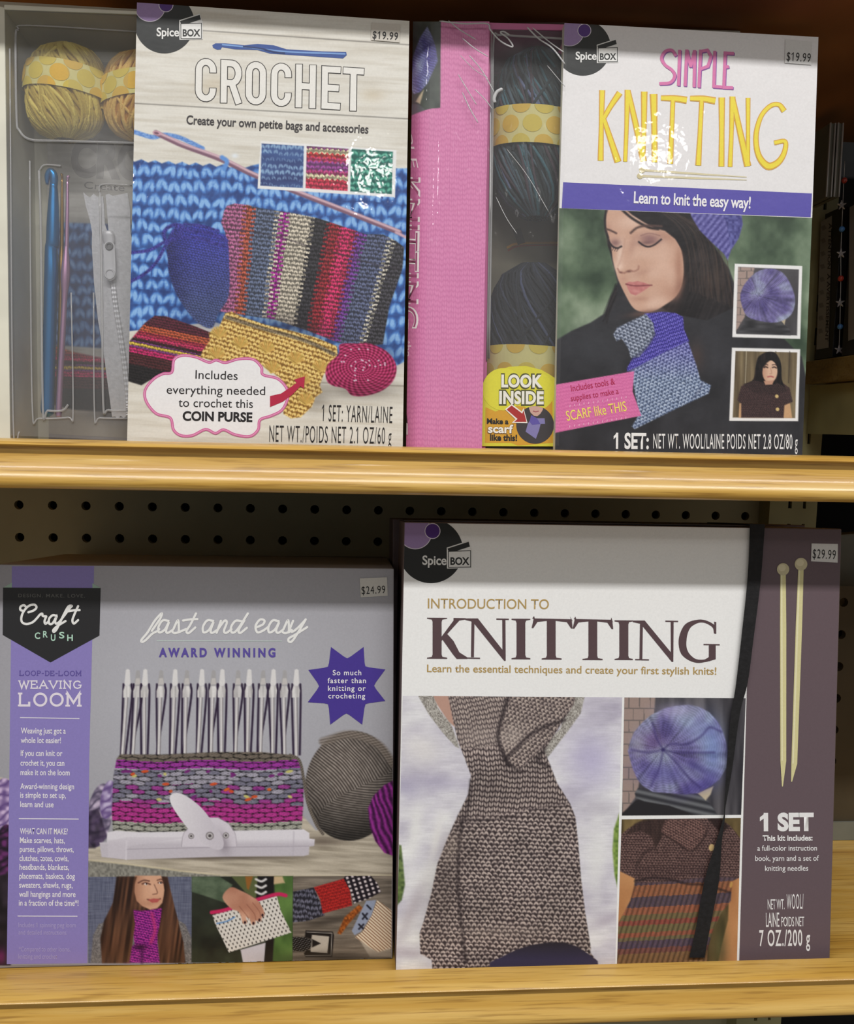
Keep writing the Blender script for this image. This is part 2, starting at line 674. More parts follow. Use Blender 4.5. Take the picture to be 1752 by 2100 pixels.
class Art:
    """a printed picture: a fine lattice of ink colours over a quad of a card face"""

    def __init__(s, quad, step=1.6, base=(255, 255, 255)):
        q = np.asarray(quad, dtype=np.float64)
        w = max(np.hypot(*(q[1] - q[0])), np.hypot(*(q[2] - q[3])))
        h = max(np.hypot(*(q[3] - q[0])), np.hypot(*(q[2] - q[1])))
        nx, ny = int(w / step) + 2, int(h / step) + 2
        u, v = np.meshgrid(np.linspace(0, 1, nx), np.linspace(0, 1, ny))
        b = lambda k: (q[0][k] * (1 - u) + q[1][k] * u) * (1 - v) + (q[3][k] * (1 - u) + q[2][k] * u) * v
        s.X, s.Y = b(0), b(1)
        s.u, s.v = u, v
        s.step = step
        s.rgb = np.empty((ny, nx, 3))
        s.rgb[:] = np.asarray(base(s.X, s.Y) if callable(base) else base, dtype=np.float64)

    def win(s, x0, y0, x1, y1):
        m = (s.X >= x0) & (s.X <= x1) & (s.Y >= y0) & (s.Y <= y1)
        r = np.where(m.any(1))[0]
        c = np.where(m.any(0))[0]
        if len(r) == 0 or len(c) == 0:
            return None
        return slice(r[0], r[-1] + 1), slice(c[0], c[-1] + 1)

    def put(s, sl, m, col):
        X, Y = s.X[sl], s.Y[sl]
        c = col(X, Y) if callable(col) else np.asarray(col, dtype=np.float64)
        s.rgb[sl] = s.rgb[sl] * (1 - m[..., None]) + c * m[..., None]

    def fill(s, pts, col, f=1.4, alpha=1.0, smooth=False):
        P = spline(pts, True, 5) if smooth else np.asarray(pts, dtype=np.float64)
        (x0, y0), (x1, y1) = P.min(0) - f - 1, P.max(0) + f + 1
        sl = s.win(x0, y0, x1, y1)
        if sl is None:
            return
        X, Y = s.X[sl], s.Y[sl]
        d, _ = segdist(X, Y, P, True)
        d = np.where(inside(X, Y, P), d, -d)
        t = np.clip(d / f * 0.5 + 0.5, 0, 1)
        s.put(sl, t * t * (3 - 2 * t) * alpha, col)

    def stroke(s, pts, w, col, f=1.2, alpha=1.0, smooth=True, taper=None):
        P = spline(pts, False, 5) if smooth and len(pts) > 2 else np.asarray(pts, dtype=np.float64)
        (x0, y0), (x1, y1) = P.min(0) - w - f, P.max(0) + w + f
        sl = s.win(x0, y0, x1, y1)
        if sl is None:
            return
        d, t = segdist(s.X[sl], s.Y[sl], P, False)
        hw = w / 2
        if taper:
            hw = w / 2 * (taper[0] + (taper[1] - taper[0]) * t / max(1, len(P) - 1))
        m = np.clip((hw - d) / f * 0.5 + 0.5, 0, 1)
        s.put(sl, m * alpha, col)

    def blob(s, x, y, rx, ry, col, alpha=0.6, a=0.0):
        R = max(rx, ry) * 2.2
        sl = s.win(x - R, y - R, x + R, y + R)
        if sl is None:
            return
        p, q = rot(s.X[sl] - x, s.Y[sl] - y, a)
        s.put(sl, alpha * np.exp(-((p / rx) ** 2 + (q / ry) ** 2)), col)

    def mul(s, fn):
        s.rgb *= fn(s.X, s.Y)[..., None]


_tc = {}


def glyphs(txt, bold=0.0, space=1.0):
    k = (txt, bold, space)
    if k not in _tc:
        cu = bpy.data.curves.new('lettering', 'FONT')
        cu.body = txt
        cu.offset = bold
        cu.space_character = space
        cu.resolution_u = 5
        o = bpy.data.objects.new('lettering', cu)
        COL.objects.link(o)
        dg = bpy.context.evaluated_depsgraph_get()
        ev = o.evaluated_get(dg)
        me = ev.to_mesh()
        V = np.array([v.co[:2] for v in me.vertices]).reshape(-1, 2)
        F = [tuple(p.vertices) for p in me.polygons]
        ev.to_mesh_clear()
        bpy.data.objects.remove(o)
        bpy.data.curves.remove(cu)
        _tc[k] = (V, F)
    return _tc[k]


_H = None


class Print:
    """everything printed on one card face, gathered into ONE mesh"""

    def __init__(s, face):
        s.f = face
        s.mb = MB()
        s.grids = []
        s.tick = 0.0

    def poly(s, pts, col, lift=2.0):
        p = np.asarray(pts, dtype=np.float64)
        s.mb.add(s.f.P(p[:, 0], p[:, 1], s.up(lift)), [tuple(range(len(p)))], lin(col))

    def up(s, lift):
        """height of the next ink layer: every stroke a hair above the last one"""
        s.tick = (s.tick + 0.024) % 0.9
        return (lift + s.tick) * 5e-5

    def ribbon(s, pts, w, col, lift=3.0, closed=False, ext=0.0, round_=False, smooth=False):
        P = np.asarray(pts, dtype=np.float64)
        if smooth:
            P = spline(P, closed, 6)
        W = np.interp(np.linspace(0, 1, len(P)), np.linspace(0, 1, len(w)), w) if np.ndim(w) else np.full(len(P), float(w))
        k = len(P)
        if not closed and ext:
            P = P.copy()
            a, b = P[0] - P[1], P[-1] - P[-2]
            P[0] = P[0] + a / np.hypot(*a) * ext
            P[-1] = P[-1] + b / np.hypot(*b) * ext
        D = np.roll(P, -1, 0) - P
        D /= np.hypot(D[:, 0], D[:, 1])[:, None] + 1e-9
        N = np.stack([-D[:, 1], D[:, 0]], 1)
        off = np.zeros_like(P)
        for i in range(k):
            n1 = N[i - 1] if (closed or i > 0) else N[0]
            n2 = N[i] if (closed or i < k - 1) else N[k - 2]
            m = n1 + n2
            L = m @ m
            m = n1 if L < 0.3 else m * (2.0 / L)
            off[i] = m * W[i] / 2
        A, B = P + off, P - off
        V = np.concatenate([A, B])
        F = [(i, (i + 1) % k, k + (i + 1) % k, k + i) for i in range(k if closed else k - 1)]
        h = s.up(lift) + np.tile(np.arange(k) / k, 2) * 1.1e-6
        s.mb.add(s.f.P(V[:, 0], V[:, 1], h), F, lin(col))
        if round_ and not closed:
            for e, ww in ((P[0], W[0]), (P[-1], W[-1])):
                s.poly(ell(e[0], e[1], ww / 2, n=12), col, lift)

    def text(s, txt, p0, p1, h, col, bold=0.0, lift=5.0, space=1.0, sk=0.0, up=None):
        """baseline p0->p1 (ink to ink), capital height h"""
        global _H
        if _H is None:
            _H = glyphs('H')[0][:, 1].max()
        V, F = glyphs(txt, bold, space)
        p0, p1 = np.asarray(p0, dtype=np.float64), np.asarray(p1, dtype=np.float64)
        if p1.ndim == 0:
            p1 = np.array([float(p1), p0[1]])
        d = p1 - p0
        x0, x1 = V[:, 0].min(), V[:, 0].max()
        t = (V[:, 0] - x0) / (x1 - x0)
        e = d / np.hypot(*d)
        upv = np.array([e[1], -e[0]]) if up is None else np.asarray(up, dtype=np.float64)
        q = p0 + t[:, None] * d + (V[:, 1] / _H * h)[:, None] * (upv + e * sk)
        s.mb.add(s.f.P(q[:, 0], q[:, 1], s.up(lift)), F, lin(col))
        # the figure 1 carries a flag in these types
        for i, ch in enumerate(txt):
            if ch == '1':
                xr = glyphs(txt[:i + 1], bold, space)[0][:, 0].max()
                g = glyphs('1', bold, space)[0]
                w = g[:, 0].max() - g[:, 0].min()
                fl = np.array([(xr - w * 0.6, _H + bold), (xr - w - 0.17, _H * 0.80), (xr - w - 0.17, _H * 0.80 - w * 0.85), (xr - w * 0.6, _H + bold - w * 0.95)])
                q = p0 + ((fl[:, 0] - x0) / (x1 - x0))[:, None] * d + (fl[:, 1] / _H * h)[:, None] * (upv + e * sk)
                s.poly(q, col, lift)

    def art(s, a, lift=1.0):
        ny, nx = a.X.shape
        V = s.f.P(a.X.ravel(), a.Y.ravel(), lift * 5e-5)
        i = np.arange(ny * nx).reshape(ny, nx)
        F = np.stack([i[:-1, :-1], i[1:, :-1], i[1:, 1:], i[:-1, 1:]], -1).reshape(-1, 4)
        s.grids.append((V, F, lin(a.rgb.reshape(-1, 3))))

    def build(s, name, mat, parent, label=None):
        V, C = list(s.mb.V), list(s.mb.C)
        n = s.mb.n
        F = list(s.mb.F)
        tri_q = []
        for gv, gf, gc in s.grids:
            V.append(gv)
            C.append(gc)
            tri_q.append(gf + n)
            n += len(gv)
        V, C = np.concatenate(V), np.concatenate(C)
        if hasattr(s.f, 'which'):                       # the print ends where the card stands on its shelf
            lo = np.maximum(0.0, shelf_z(s.f.which, V[:, 1]) + 0.0006 - V[:, 2])
            V = V + (lo / s.f.v[2])[:, None] * s.f.v
        if tri_q:
            G = np.concatenate(tri_q)
            # mixed polygons: build by loops
            off = np.zeros(3)
            p = parent
            while p is not None:
                off = off + np.array(p.location)
                p = p.parent
            me = bpy.data.meshes.new(name)
            me.vertices.add(len(V))
            me.vertices.foreach_set('co', (V - off).astype(np.float32).ravel())
            flat = [i for f in F for i in f]
            sizes = np.array([len(f) for f in F] + [4] * len(G), dtype=np.int64)
            loops = np.concatenate([np.array(flat, dtype=np.int64), G.ravel()]).astype(np.int32)
            start = np.concatenate([[0], np.cumsum(sizes)[:-1]]).astype(np.int32)
            me.loops.add(len(loops))
            me.loops.foreach_set('vertex_index', loops)
            me.polygons.add(len(sizes))
            me.polygons.foreach_set('loop_start', start)
            me.update(calc_edges=True)
            at = me.color_attributes.new('ink', 'FLOAT_COLOR', 'POINT')
            c4 = np.ones((len(V), 4), dtype=np.float32)
            c4[:, :3] = C
            at.data.foreach_set('color', c4.ravel())
            me.materials.append(mat)
            o = bpy.data.objects.new(name, me)
            COL.objects.link(o)
            o.parent = parent
            if label:
                o['label'] = label
            return o
        return mesh(name, V, F, mat, parent, C, label=label)

    def logo(s, cx, cy, k, quad, ink=(40, 43, 43)):
        T = lambda pts: np.asarray(pts, dtype=np.float64) * k + np.array([cx, cy])
        tl = 0.045
        R = lambda pts: T(np.asarray(pts, dtype=np.float64) @ np.array([[1, tl * 0], [0, 1]]))
        s.poly(clip(T(ell(0, 0, 66, n=64)), quad), ink, 3)
        s.poly(clip(T(ell(-32, -38, 34.5, n=48)), quad), (225, 215, 230), 4)
        s.poly(clip(T(ell(-32, -38, 32.8, n=48)), quad), (160, 134, 184), 5)
        s.poly(clip(T(ell(3.3, -41, 16.3, n=40)), quad), (225, 215, 230), 6)
        s.poly(clip(T(ell(3.3, -41, 14.6, n=40)), quad), (80, 40, 128), 7)
        s.text('Spice', T([(-17.5, 27.7)])[0], T([(32, 28.2)])[0], 18 * k, (238, 238, 236), 0.022, 6)
        s.poly(R([(32.5, -7), (78, -21.5), (82, -8), (84, -4), (84, 35), (33, 36)]), (238, 238, 236), 5)
        s.poly(R([(34, -5), (77.5, -19), (80, -9), (38, 4.5)]), ink, 7)
        s.poly(R([(35.2, 0), (82.3, -1.5), (82.3, 33.6), (35.4, 34.3)]), ink, 6)
        s.poly(R([(36.8, 1.6), (80.8, 0.2), (80.8, 32.1), (37, 32.7)]), (238, 238, 236), 7)
        s.text('BOX', T([(40, 28)])[0], T([(79, 28)])[0], 14.5 * k, ink, 0.03, 8)


def price_tag(face, quad, txt, p0, p1, h, parent, paper, bold=0.0, lift0=9):
    pr = Print(face)
    pr.poly(quad, paper, lift0)
    pr.text(txt, p0, p1, h, (30, 28, 28), bold, lift0 + 2, 1.15)
    return pr.build('price_sticker', MAT['sticker'], parent)


def carton_from(face, quad, depth, name, mat, parent, bev=0.0007, top=0.0):
    """solid carton behind a measured front quad, standing on its shelf"""
    q = np.asarray(quad, dtype=np.float64)
    c = face.P(q[:, 0], q[:, 1], -0.0002)
    c[3] = face.down(c[0], c[3])
    c[2] = face.down(c[1], c[2])
    mb = MB()
    mb.prism(c, -face.n * depth, bev)
    return mb.build(name, mat, parent), c

# ================================================================ THE SETTING
PEG_X, PEG_Y, PEG_Z = -0.2646, 0.2622, 1.20 - 0.0692
PITCHM = 0.0254


def pegboard(name, x_first, nx, z_top, nz, y, label, mat='peg'):
    """board with real round holes through 5 mm of hardboard"""
    mb = MB()
    n, r, h = 12, 0.0036, PITCHM / 2
    th = np.arange(n) / n * 2 * math.pi + math.pi / n
    cir = np.stack([np.cos(th), np.sin(th)], 1)
    sq = cir / np.abs(cir).max(1)[:, None] * h
    F = []
    for a in range(n):
        b = (a + 1) % n
        F += [(a, b, n + b, n + a), (n + a, n + b, 2 * n + b, 2 * n + a)]
    for i in range(nx):
        for j in range(nz):
            cx, cz = x_first + i * PITCHM, z_top - j * PITCHM
            V = [(cx + p[0], y, cz + p[1]) for p in sq] + [(cx + r * p[0], y, cz + r * p[1]) for p in cir] + [(cx + r * p[0], y + 0.005, cz + r * p[1]) for p in cir]
            # square corners
            k = len(V)
            V += [(cx + h * sx, y, cz + h * sz) for sx, sz in ((1, 1), (-1, 1), (-1, -1), (1, -1))]
            f2 = list(F)
            for q in range(4):
                a = (q * 3 + 1) % n
                f2.append((a, k + q, (a + 1) % n))
            mb.add(V, f2)
    o = mb.build(name, MAT[mat])
    o['kind'] = 'structure'
    o['label'] = label
    return o


pegboard('wall_back', PEG_X - 15 * PITCHM, 40, PEG_Z + 14 * PITCHM, 42, PEG_Y, 'olive pegboard wall with rows of round holes behind the shelves')
mb = MB()
mb.box((-1.6, PEG_Y + 0.03, 0), (1.6, PEG_Y + 0.05, 2.2))
o = mb.build('wall_behind', MAT['hole'])
o['kind'] = 'structure'
POST_X = float(at_y(1672, 420, 0.246)[0])
pegboard('wall_right', POST_X - 0.018 + PITCHM / 2, 15, 1.20 - 0.3190 + 7.5 * PITCHM, 8, 0.200, 'pegboard wall of the neighbouring bay with shade put into its colour', 'shaded_peg')
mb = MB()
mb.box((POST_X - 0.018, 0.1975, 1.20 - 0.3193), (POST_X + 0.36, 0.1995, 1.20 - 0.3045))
o = mb.build('lit_strip_1', MAT['grey_panel'])  # added lighter strip, stands in for light on the foot of the pegboard
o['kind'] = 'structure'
mb = MB()
mb.box((-3, -6, -0.02), (3, 1, 0.0))
o = mb.build('floor', MAT['floor'])
o['kind'] = 'structure'

# ---- shelves: a moulded oak front with a raised lip, and a board that leans back
PROFILE = [(0.016, 0.0), (0.0058, 0.0), (0.0042, -0.0003), (0.0022, -0.0009), (0.0006, -0.0017), (0.0, -0.0024), (0.0003, -0.0029), (0.0012, -0.0031),
           (0.0038, -0.0032), (0.0039, -0.0040), (0.0037, -0.0070), (0.0026, -0.0110), (0.0006, -0.0148), (-0.0012, -0.0175), (-0.0018, -0.0193),
           (-0.0014, -0.0214), (0.0000, -0.0229), (0.0022, -0.0236), (0.016, -0.0238)]


def shelf(zlip, label, x0=-0.75, x1=0.75, under=False):
    t = thing('wooden_shelf', label, 'shelf', (0, 0.016, zlip - 0.02))
    mb = MB()
    k = len(PROFILE)
    xs = np.linspace(x0, x1, 40)
    V = [(x, p[0], zlip + p[1]) for x in xs for p in PROFILE]
    F = []
    for i in range(len(xs) - 1):
        for a in range(k):
            b = (a + 1) % k
            F.append((i * k + a, i * k + b, (i + 1) * k + b, (i + 1) * k + a))
    F += [tuple(range(k)), tuple((len(xs) - 1) * k + a for a in range(k))[::-1]]
    mb.add(V, F)
    o = mb.build('front_moulding', MAT['oak'], t)
    for p in o.data.polygons:
        p.use_smooth = len(p.vertices) == 4
    m = o.modifiers.new('edge', 'EDGE_SPLIT')
    m.split_angle = math.radians(50)
    mb = MB()
    zt = lambda Y: zlip - 0.006 - SL * (Y - 0.016)
    yb = PEG_Y - 0.002
    mb.prism([(x0, 0.0162, zt(0.0162)), (x1, 0.0162, zt(0.0162)), (x1, yb, zt(yb)), (x0, yb, zt(yb))], (0, 0, -0.010))
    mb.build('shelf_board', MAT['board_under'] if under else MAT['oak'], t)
    return t


shelf(ZLIP['up'], 'honey oak shelf with moulded front edge holding the upper two kits')
shelf(ZLIP['low'], 'honey oak shelf with moulded front edge at the bottom holding two large boxes')
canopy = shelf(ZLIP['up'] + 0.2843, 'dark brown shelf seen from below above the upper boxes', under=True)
# its steel bracket, seen beyond the right end of the white box
bx = float(at_y(1690, 190, 0.238)[0])
pts = [(1690, 132), (1780, 52), (1780, 165), (1690, 247)]
c = np.array([at_x(p[0], p[1], bx) for p in pts])
mb = MB()
mb.prism(c, (0.003, 0, 0), 0.0005)
mb.build('bracket', MAT['post'], canopy, label='olive steel bracket')

# ---- slotted steel upright between the two bays
t = thing('shelf_upright', 'slotted olive steel upright with chipped paint right of the white box', 'shelf upright', (POST_X, 0.245, 0))
zs = [float(at_y(1680, 270, 0.246)[2]) + 0.0262 * k for k in range(-34, 10)]
mb = MB()
for xa, xb in ((-0.022, -0.0065), (-0.0035, 0.0060), (0.0085, 0.018)):
    mb.box((POST_X + xa, 0.244, 0.0), (POST_X + xb, 0.247, 2.0))
for k, z in enumerate(zs):
    for xa, xb in ((-0.0065, -0.0035), (0.0060, 0.0085)):
        mb.box((POST_X + xa, 0.244, z + 0.0068), (POST_X + xb, 0.247, z + 0.0194))
mb.box((POST_X - 0.022, 0.247, 0), (POST_X - 0.020, 0.262, 2.0))
mb.box((POST_X + 0.016, 0.247, 0), (POST_X + 0.018, 0.262, 2.0))
mb.build('slotted_channel', MAT['post'], t)
mb = MB()
mb.box((POST_X - 0.012, 0.2475, 0), (POST_X + 0.012, 0.252, 2.0))
mb.build('channel_back', MAT['hole'], t)

# ---- the neighbouring bay: a shelf end with two dark toy boxes
NX = float(at_y(1669, 739, 0.234)[0])
zb = float(at_x(1690, 735, NX)[2])
YS = lambda x: float(at_x(x, 600, NX)[1])
t = thing('wooden_shelf', 'dim oak shelf end of the neighbouring bay under the dark toy boxes', 'shelf', (NX + 0.1, 0.15, zb - 0.019))
mb = MB()
mb.prism([(NX - 0.004, 0.02, zb - 0.001), (NX + 0.30, 0.02, zb - 0.001), (NX + 0.30, 0.240, zb - 0.001), (NX - 0.004, 0.240, zb - 0.001)], (0, 0, -0.018), 0.001)
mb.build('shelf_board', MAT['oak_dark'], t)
mb = MB()
mb.box((NX + 0.002, 0.10, zb - 0.058), (NX + 0.005, 0.24, zb - 0.020))
mb.build('bracket', MAT['post'], t, label='olive steel bracket')


class SideFace:
    def __init__(s, X):
        s.X = X

    def P(s, x, y, off=0.0):
        return at_x(x, y, s.X - np.asarray(off))


for (y0, y1, ztop, lab, panel, words) in (
        (YS(1714), 0.2335, 436, 'dark toy box at the back with a grey warning panel beside the slotted upright', [(1684, 455), (1707, 442), (1700, 713), (1675, 717)], 'ATTENTION  A AVERTISSEMENT'),
        (0.0900, YS(1733), 410, 'dark toy box in front with a grey panel at the right edge of view', [(1743, 425), (1775, 408), (1770, 690), (1740, 699)], None)):
    ztop_w = float(at_x(1700, ztop, NX + 0.001)[2])
    t = thing('toy_box', lab, 'box', (NX + 0.06, (y0 + y1) / 2, zb))
    mb = MB()
    mb.prism([(NX + 0.001, y0, zb), (NX + 0.12, y0, zb), (NX + 0.12, y0, ztop_w), (NX + 0.001, y0, ztop_w)], (0, y1 - y0, 0), 0.0003)
    mb.build('carton', MAT['black_card'], t)
    pr = Print(SideFace(NX + 0.001))
    pr.poly(panel, (150, 148, 144), 6)
    if words:
        a = np.array(panel, dtype=float)
        pr.text(words, a[1] * 0.72 + a[0] * 0.28 + (0, 12), a[2] * 0.72 + a[3] * 0.28 - (0, 14), 6, (60, 58, 58), 0.02, 8)
        for k in range(9):
            f = 0.06 + 0.1 * k
            p, q = a[0] + (a[3] - a[0]) * f, a[1] + (a[2] - a[1]) * f
            pr.ribbon([p + (q - p) * 0.12, p + (q - p) * 0.45], 9, (124, 122, 118), 8)
    pr.build('warning_panel', MAT['matte'], t)
# reflections in the film between the two boxes, modelled as small balls and stars
t = thing('film_glints', 'red and blue film reflections between the dark toy boxes, modelled as small shapes', 'modelled reflections', (NX + 0.0, YS(1724), zb))
mb = MB()
P = [at_y(x, y, YS(1724)) for x, y in ((1733, 330), (1731, 372), (1729, 420), (1727, 470), (1725, 521), (1725, 571), (1724, 620), (1723, 670), (1721, 718))]
mb.tube(spline(P, False, 5), 0.0003, 6)
mb.build('glint_thread', MAT['silver'], t, True)
for (x, y, k) in ((1732, 370, 'red_glint'), (1727, 470, 'blue_glint'), (1725, 571, 'red_glint'), (1723.5, 670, 'blue_glint')):
    mb = MB()
    mb.ball(at_y(x, y, YS(1724) - 0.001), 0.0022)
    mb.build('round_glint', MAT[k], t, True)
for (x, y) in ((1726, 421), (1725, 520), (1723, 621), (1721, 717)):
    mb = MB()
    ctr = at_y(x, y, YS(1724) - 0.001)
    for a in range(5):
        an = a * 2 * math.pi / 5 + 0.4
        e = ctr + np.array([math.cos(an), -0.15, math.sin(an)]) * 0.0036
        mb.tube([ctr, ctr * 0.5 + e * 0.5, e], [0.0009, 0.0008, 0.0003], 6)
    mb.build('star', MAT['star_glint'], t)  # star-shaped reflection, modelled
# pale plastic trays standing above
for i, x in enumerate((1706, 1722)):
    t = thing('plastic_tray', 'upright pale plastic tray ' + ('nearest the slotted upright above the toy boxes' if i == 0 else 'at the far right above the toy boxes'), 'tray',
              at_y(x, 405, 0.20), 'plastic trays above the toy boxes')
    mb = MB()
    A, B = at_y(x + 3, 252, 0.20), at_y(x - 6, 404, 0.20)
    for dx in (-0.0018, 0.0018):
        mb.tube([A + (dx, 0, 0), B + (dx, 0, 0)], 0.0007, 6)
    mb.build('rim', MAT['silver'], t)
    mb = MB()
    mb.prism([A + (-0.0018, 0.001, 0), A + (0.0018, 0.001, 0), B + (0.0018, 0.001, 0), B + (-0.0018, 0.001, 0)], (0, 0.03, 0))
    mb.build('tray_body', MAT['grey_panel'], t)
# a grey fitting on the lower right
t = thing('metal_panel', 'grey metal panel on the pegboard right of the mauve box', 'panel', at_y(1735, 1330, 0.25))
c = np.array([at_y(x, y, 0.245) for x, y in ((1700, 1098), (1790, 1092), (1784, 1262), (1694, 1264))])
mb = MB()
mb.prism(c, (0, 0.012, 0), 0.001)
mb.build('plate', MAT['grey_panel'], t)
c = np.array([at_y(x, y, 0.245) for x, y in ((1690, 1328), (1720, 1332), (1752, 1345), (1790, 1372), (1784, 1430), (1688, 1430))])
mb = MB()
mb.prism(c, (0, 0.012, 0), 0.001)
mb.build('bracket_plate', MAT['grey_panel'], t)

# ================================================================ YARN SKEINS


def skein(face, cx, cy, ru, rv, off, dep, dark, light, label, group, twist=0.55, tilt=0.0, band=None, hues=None, seed=1, n=60, rad=0.00095, low=None):
    """wound skein: a core with many strands laid over it, and a dotted paper band"""
    rng = random.Random(seed)
    ctr = face.P(cx, cy, off)
    sc = np.linalg.norm(face.P(cx + 1, cy, off) - ctr)
    ru, rv = ru * sc, rv * sc
    e = lambda u, v, n_: ctr + face.u * (u * math.cos(tilt) + v * math.sin(tilt)) + face.v * (v * math.cos(tilt) - u * math.sin(tilt)) + face.n * n_
    t = thing('yarn_skein', label, 'yarn', e(0, -rv, 0), group)
    prof = lambda v: (1 - abs(v) ** 3.2) ** 0.42 if abs(v) < 1 else 0.0
    mb = MB()
    V, F, C = [], [], []
    NV, NT = 16, 28
    for i in range(NV + 1):
        v = -1 + 2 * i / NV
        for j in range(NT):
            a = 2 * math.pi * j / NT
            r = prof(v) * 0.97
            V.append(e(ru * r * math.cos(a), rv * v * 0.97, dep * r * math.sin(a)))
    for i in range(NV):
        for j in range(NT):
            k = (j + 1) % NT
            F.append((i * NT + j, i * NT + k, (i + 1) * NT + k, (i + 1) * NT + j))
    mb.add(V, F, lin(dark))
    pal = hues or [dark, light]
    for lay, (tw, m) in enumerate(((twist, int(n * 1.5)), (twist * 0.6, n // 2), (-twist * 0.8, n // 9))):
        for q in range(m):
            a0 = 2 * math.pi * (q + rng.random() * 0.5) / m
            A, Cc = [], []
            f = rng.random()
            if hues:
                base = lin(rng.choice(hues))
            else:
                base = lin(dark) * (1 - f) + lin(light) * f
            v0, v1 = (-0.985, 0.985) if lay < 2 else sorted((rng.uniform(-0.95, 0), rng.uniform(0.1, 0.97)))
            lift = 0.99 + 0.014 * lay + rng.uniform(0, 0.015)
            for i in range(15):
                v = v0 + (v1 - v0) * i / 14
                a = a0 + tw * v * 2.0 + 0.15 * math.sin(3 * v + q)
                r = max(prof(v), 0.02) * lift
                A.append(e(ru * r * math.cos(a), rv * v, dep * r * math.sin(a)))
            mb.tube(A, rad * rng.uniform(0.85, 1.2), 6, base, cap=False)
    mb.build('wound_yarn', MAT['yarn'], t, True)
    if band:
        v0, v1, slope, dots = band
        bm = MB()
        NA = 40
        V, F = [], []
        for j in range(NA + 1):
            a = math.pi * (-0.05 + 1.1 * j / NA)
            for i, v in enumerate(np.linspace(v0, v1, 9)):
                vv = v - slope * math.cos(a)
                r = prof(min(abs(vv), 0.9)) * 1.115
                V.append(e(ru * r * math.cos(a), rv * vv, dep * r * math.sin(a)))
        for j in range(NA):
            for i in range(8):
                F.append((j * 9 + i, (j + 1) * 9 + i, (j + 1) * 9 + i + 1, j * 9 + i + 1))
        bm.add(V, F, lin((240, 232, 160)))
        W = (v1 - v0)
        for (da, dv, dr, dc) in dots:
            V, F, K = [], [], 24
            for ring in (0.0, 0.33, 0.66, 1.0):
                for k in range(K):
                    th = 2 * math.pi * k / K
                    a = da + ring * dr / ru * math.cos(th)
                    v = v0 + W * dv + ring * dr / rv * math.sin(th)
                    v = min(max(v, v0), v1)
                    vv = v - slope * math.cos(a)
                    r = prof(min(abs(vv), 0.9)) * 1.127
                    V.append(e(ru * r * math.cos(a), rv * vv, dep * r * math.sin(a)))
            for g in range(3):
                for k in range(K):
                    k2 = (k + 1) % K
                    F.append((g * K + k, g * K + k2, (g + 1) * K + k2, (g + 1) * K + k))
            bm.add(V, F, lin(dc))
        bm.build('paper_band', MAT['matte'], t, label='pale yellow paper band with darker dots')
    return t


def dotrow(d, r, a0=0.35):
    out = []
    cols = [(240, 200, 75), (236, 214, 90)]
    for k in range(6):
        a = a0 + d * k
        out.append((a, 0.5, r, cols[k % 2]))
        out.append((a + d / 2, 1.0, r, cols[(k + 1) % 2]))
        out.append((a + d / 2, 0.0, r, cols[k % 2]))
    return out

# ================================================================ KIT 1: CROCHET (upper shelf, left)
F1 = Face('up', 0.026)
Q1 = [(281, 5), (840, 43), (826, 930), (260.5, 915)]
kit1 = thing('craft_kit_box', 'crochet kit box with blue crochet cover and clear side window', 'kit box', (F1.P(560, 900)[0], 0.03, shelf_z('up', 0.03)))


def panel(face, quad, off, depth, name, mat, parent, bev=0.0004, ground=True, label=None):
    q = np.asarray(quad, dtype=np.float64)
    c = face.P(q[:, 0], q[:, 1], off)
    if ground:
        c[3], c[2] = face.down(c[0], c[3], off), face.down(c[1], c[2], off)
    mb = MB()
    mb.prism(c, -face.n * depth, bev)
    return mb.build(name, mat, parent, label=label)


panel(F1, Q1, -0.0003, 0.0055, 'cover_panel', MAT['white_card'], kit1)
frame = []
mb = MB()
for quad in ([(-60, -4), (9, 15), (21, 915), (-48, 905)],):
    q = np.array(quad, dtype=float)
    c = F1.P(q[:, 0], q[:, 1], -0.013)
    c[3], c[2] = F1.down(c[0], c[3], -0.013), F1.down(c[1], c[2], -0.013)
    mb.prism(c, -F1.n * 0.040, 0.0005)
q = np.array([(8, 9), (330, 25), (330, 31), (8, 19)], dtype=float)
mb.prism(F1.P(q[:, 0], q[:, 1], -0.013), -F1.n * 0.040, 0.0004)
q = np.array([(832, 44), (839, 44), (825, 925), (818, 925)], dtype=float)
c = F1.P(q[:, 0], q[:, 1], -0.006)
mb.prism(c, -F1.n * 0.047, 0.0004)
q = np.array([(-50, 0), (836, 50), (822, 915), (-40, 900)], dtype=float)
mb.prism(F1.P(q[:, 0], q[:, 1], -0.052), -F1.n * 0.002)
mb.build('carton', MAT['white_card'], kit1)

W = lambda X, Y: 12 * fbm(X * 0.010, (Y - 0.05 * X) * 0.16, 3) + 10 * fbm(X * 0.004, (Y - 0.05 * X) * 0.5, 8)


def wood_print(X, Y):
    g = fbm(X * 0.008, (Y - 0.05 * X) * 0.13, 3, 4)
    h = vn(X * 0.02, (Y - 0.045 * X) * 0.55, 8)
    k = np.exp(-((X - 440) / 40) ** 2 - ((Y - 175) / 22) ** 2) + np.exp(-((X - 765) / 25) ** 2 - ((Y - 195) / 14) ** 2)
    c = mix((232, 229, 220), (196, 188, 172), np.clip((g - 0.35) * 2.0, 0, 1) * 0.55 + 0.28 * np.clip(h - 0.45, 0, 1))
    return mix(c, (198, 180, 148), np.clip(k, 0, 1) * 0.4)


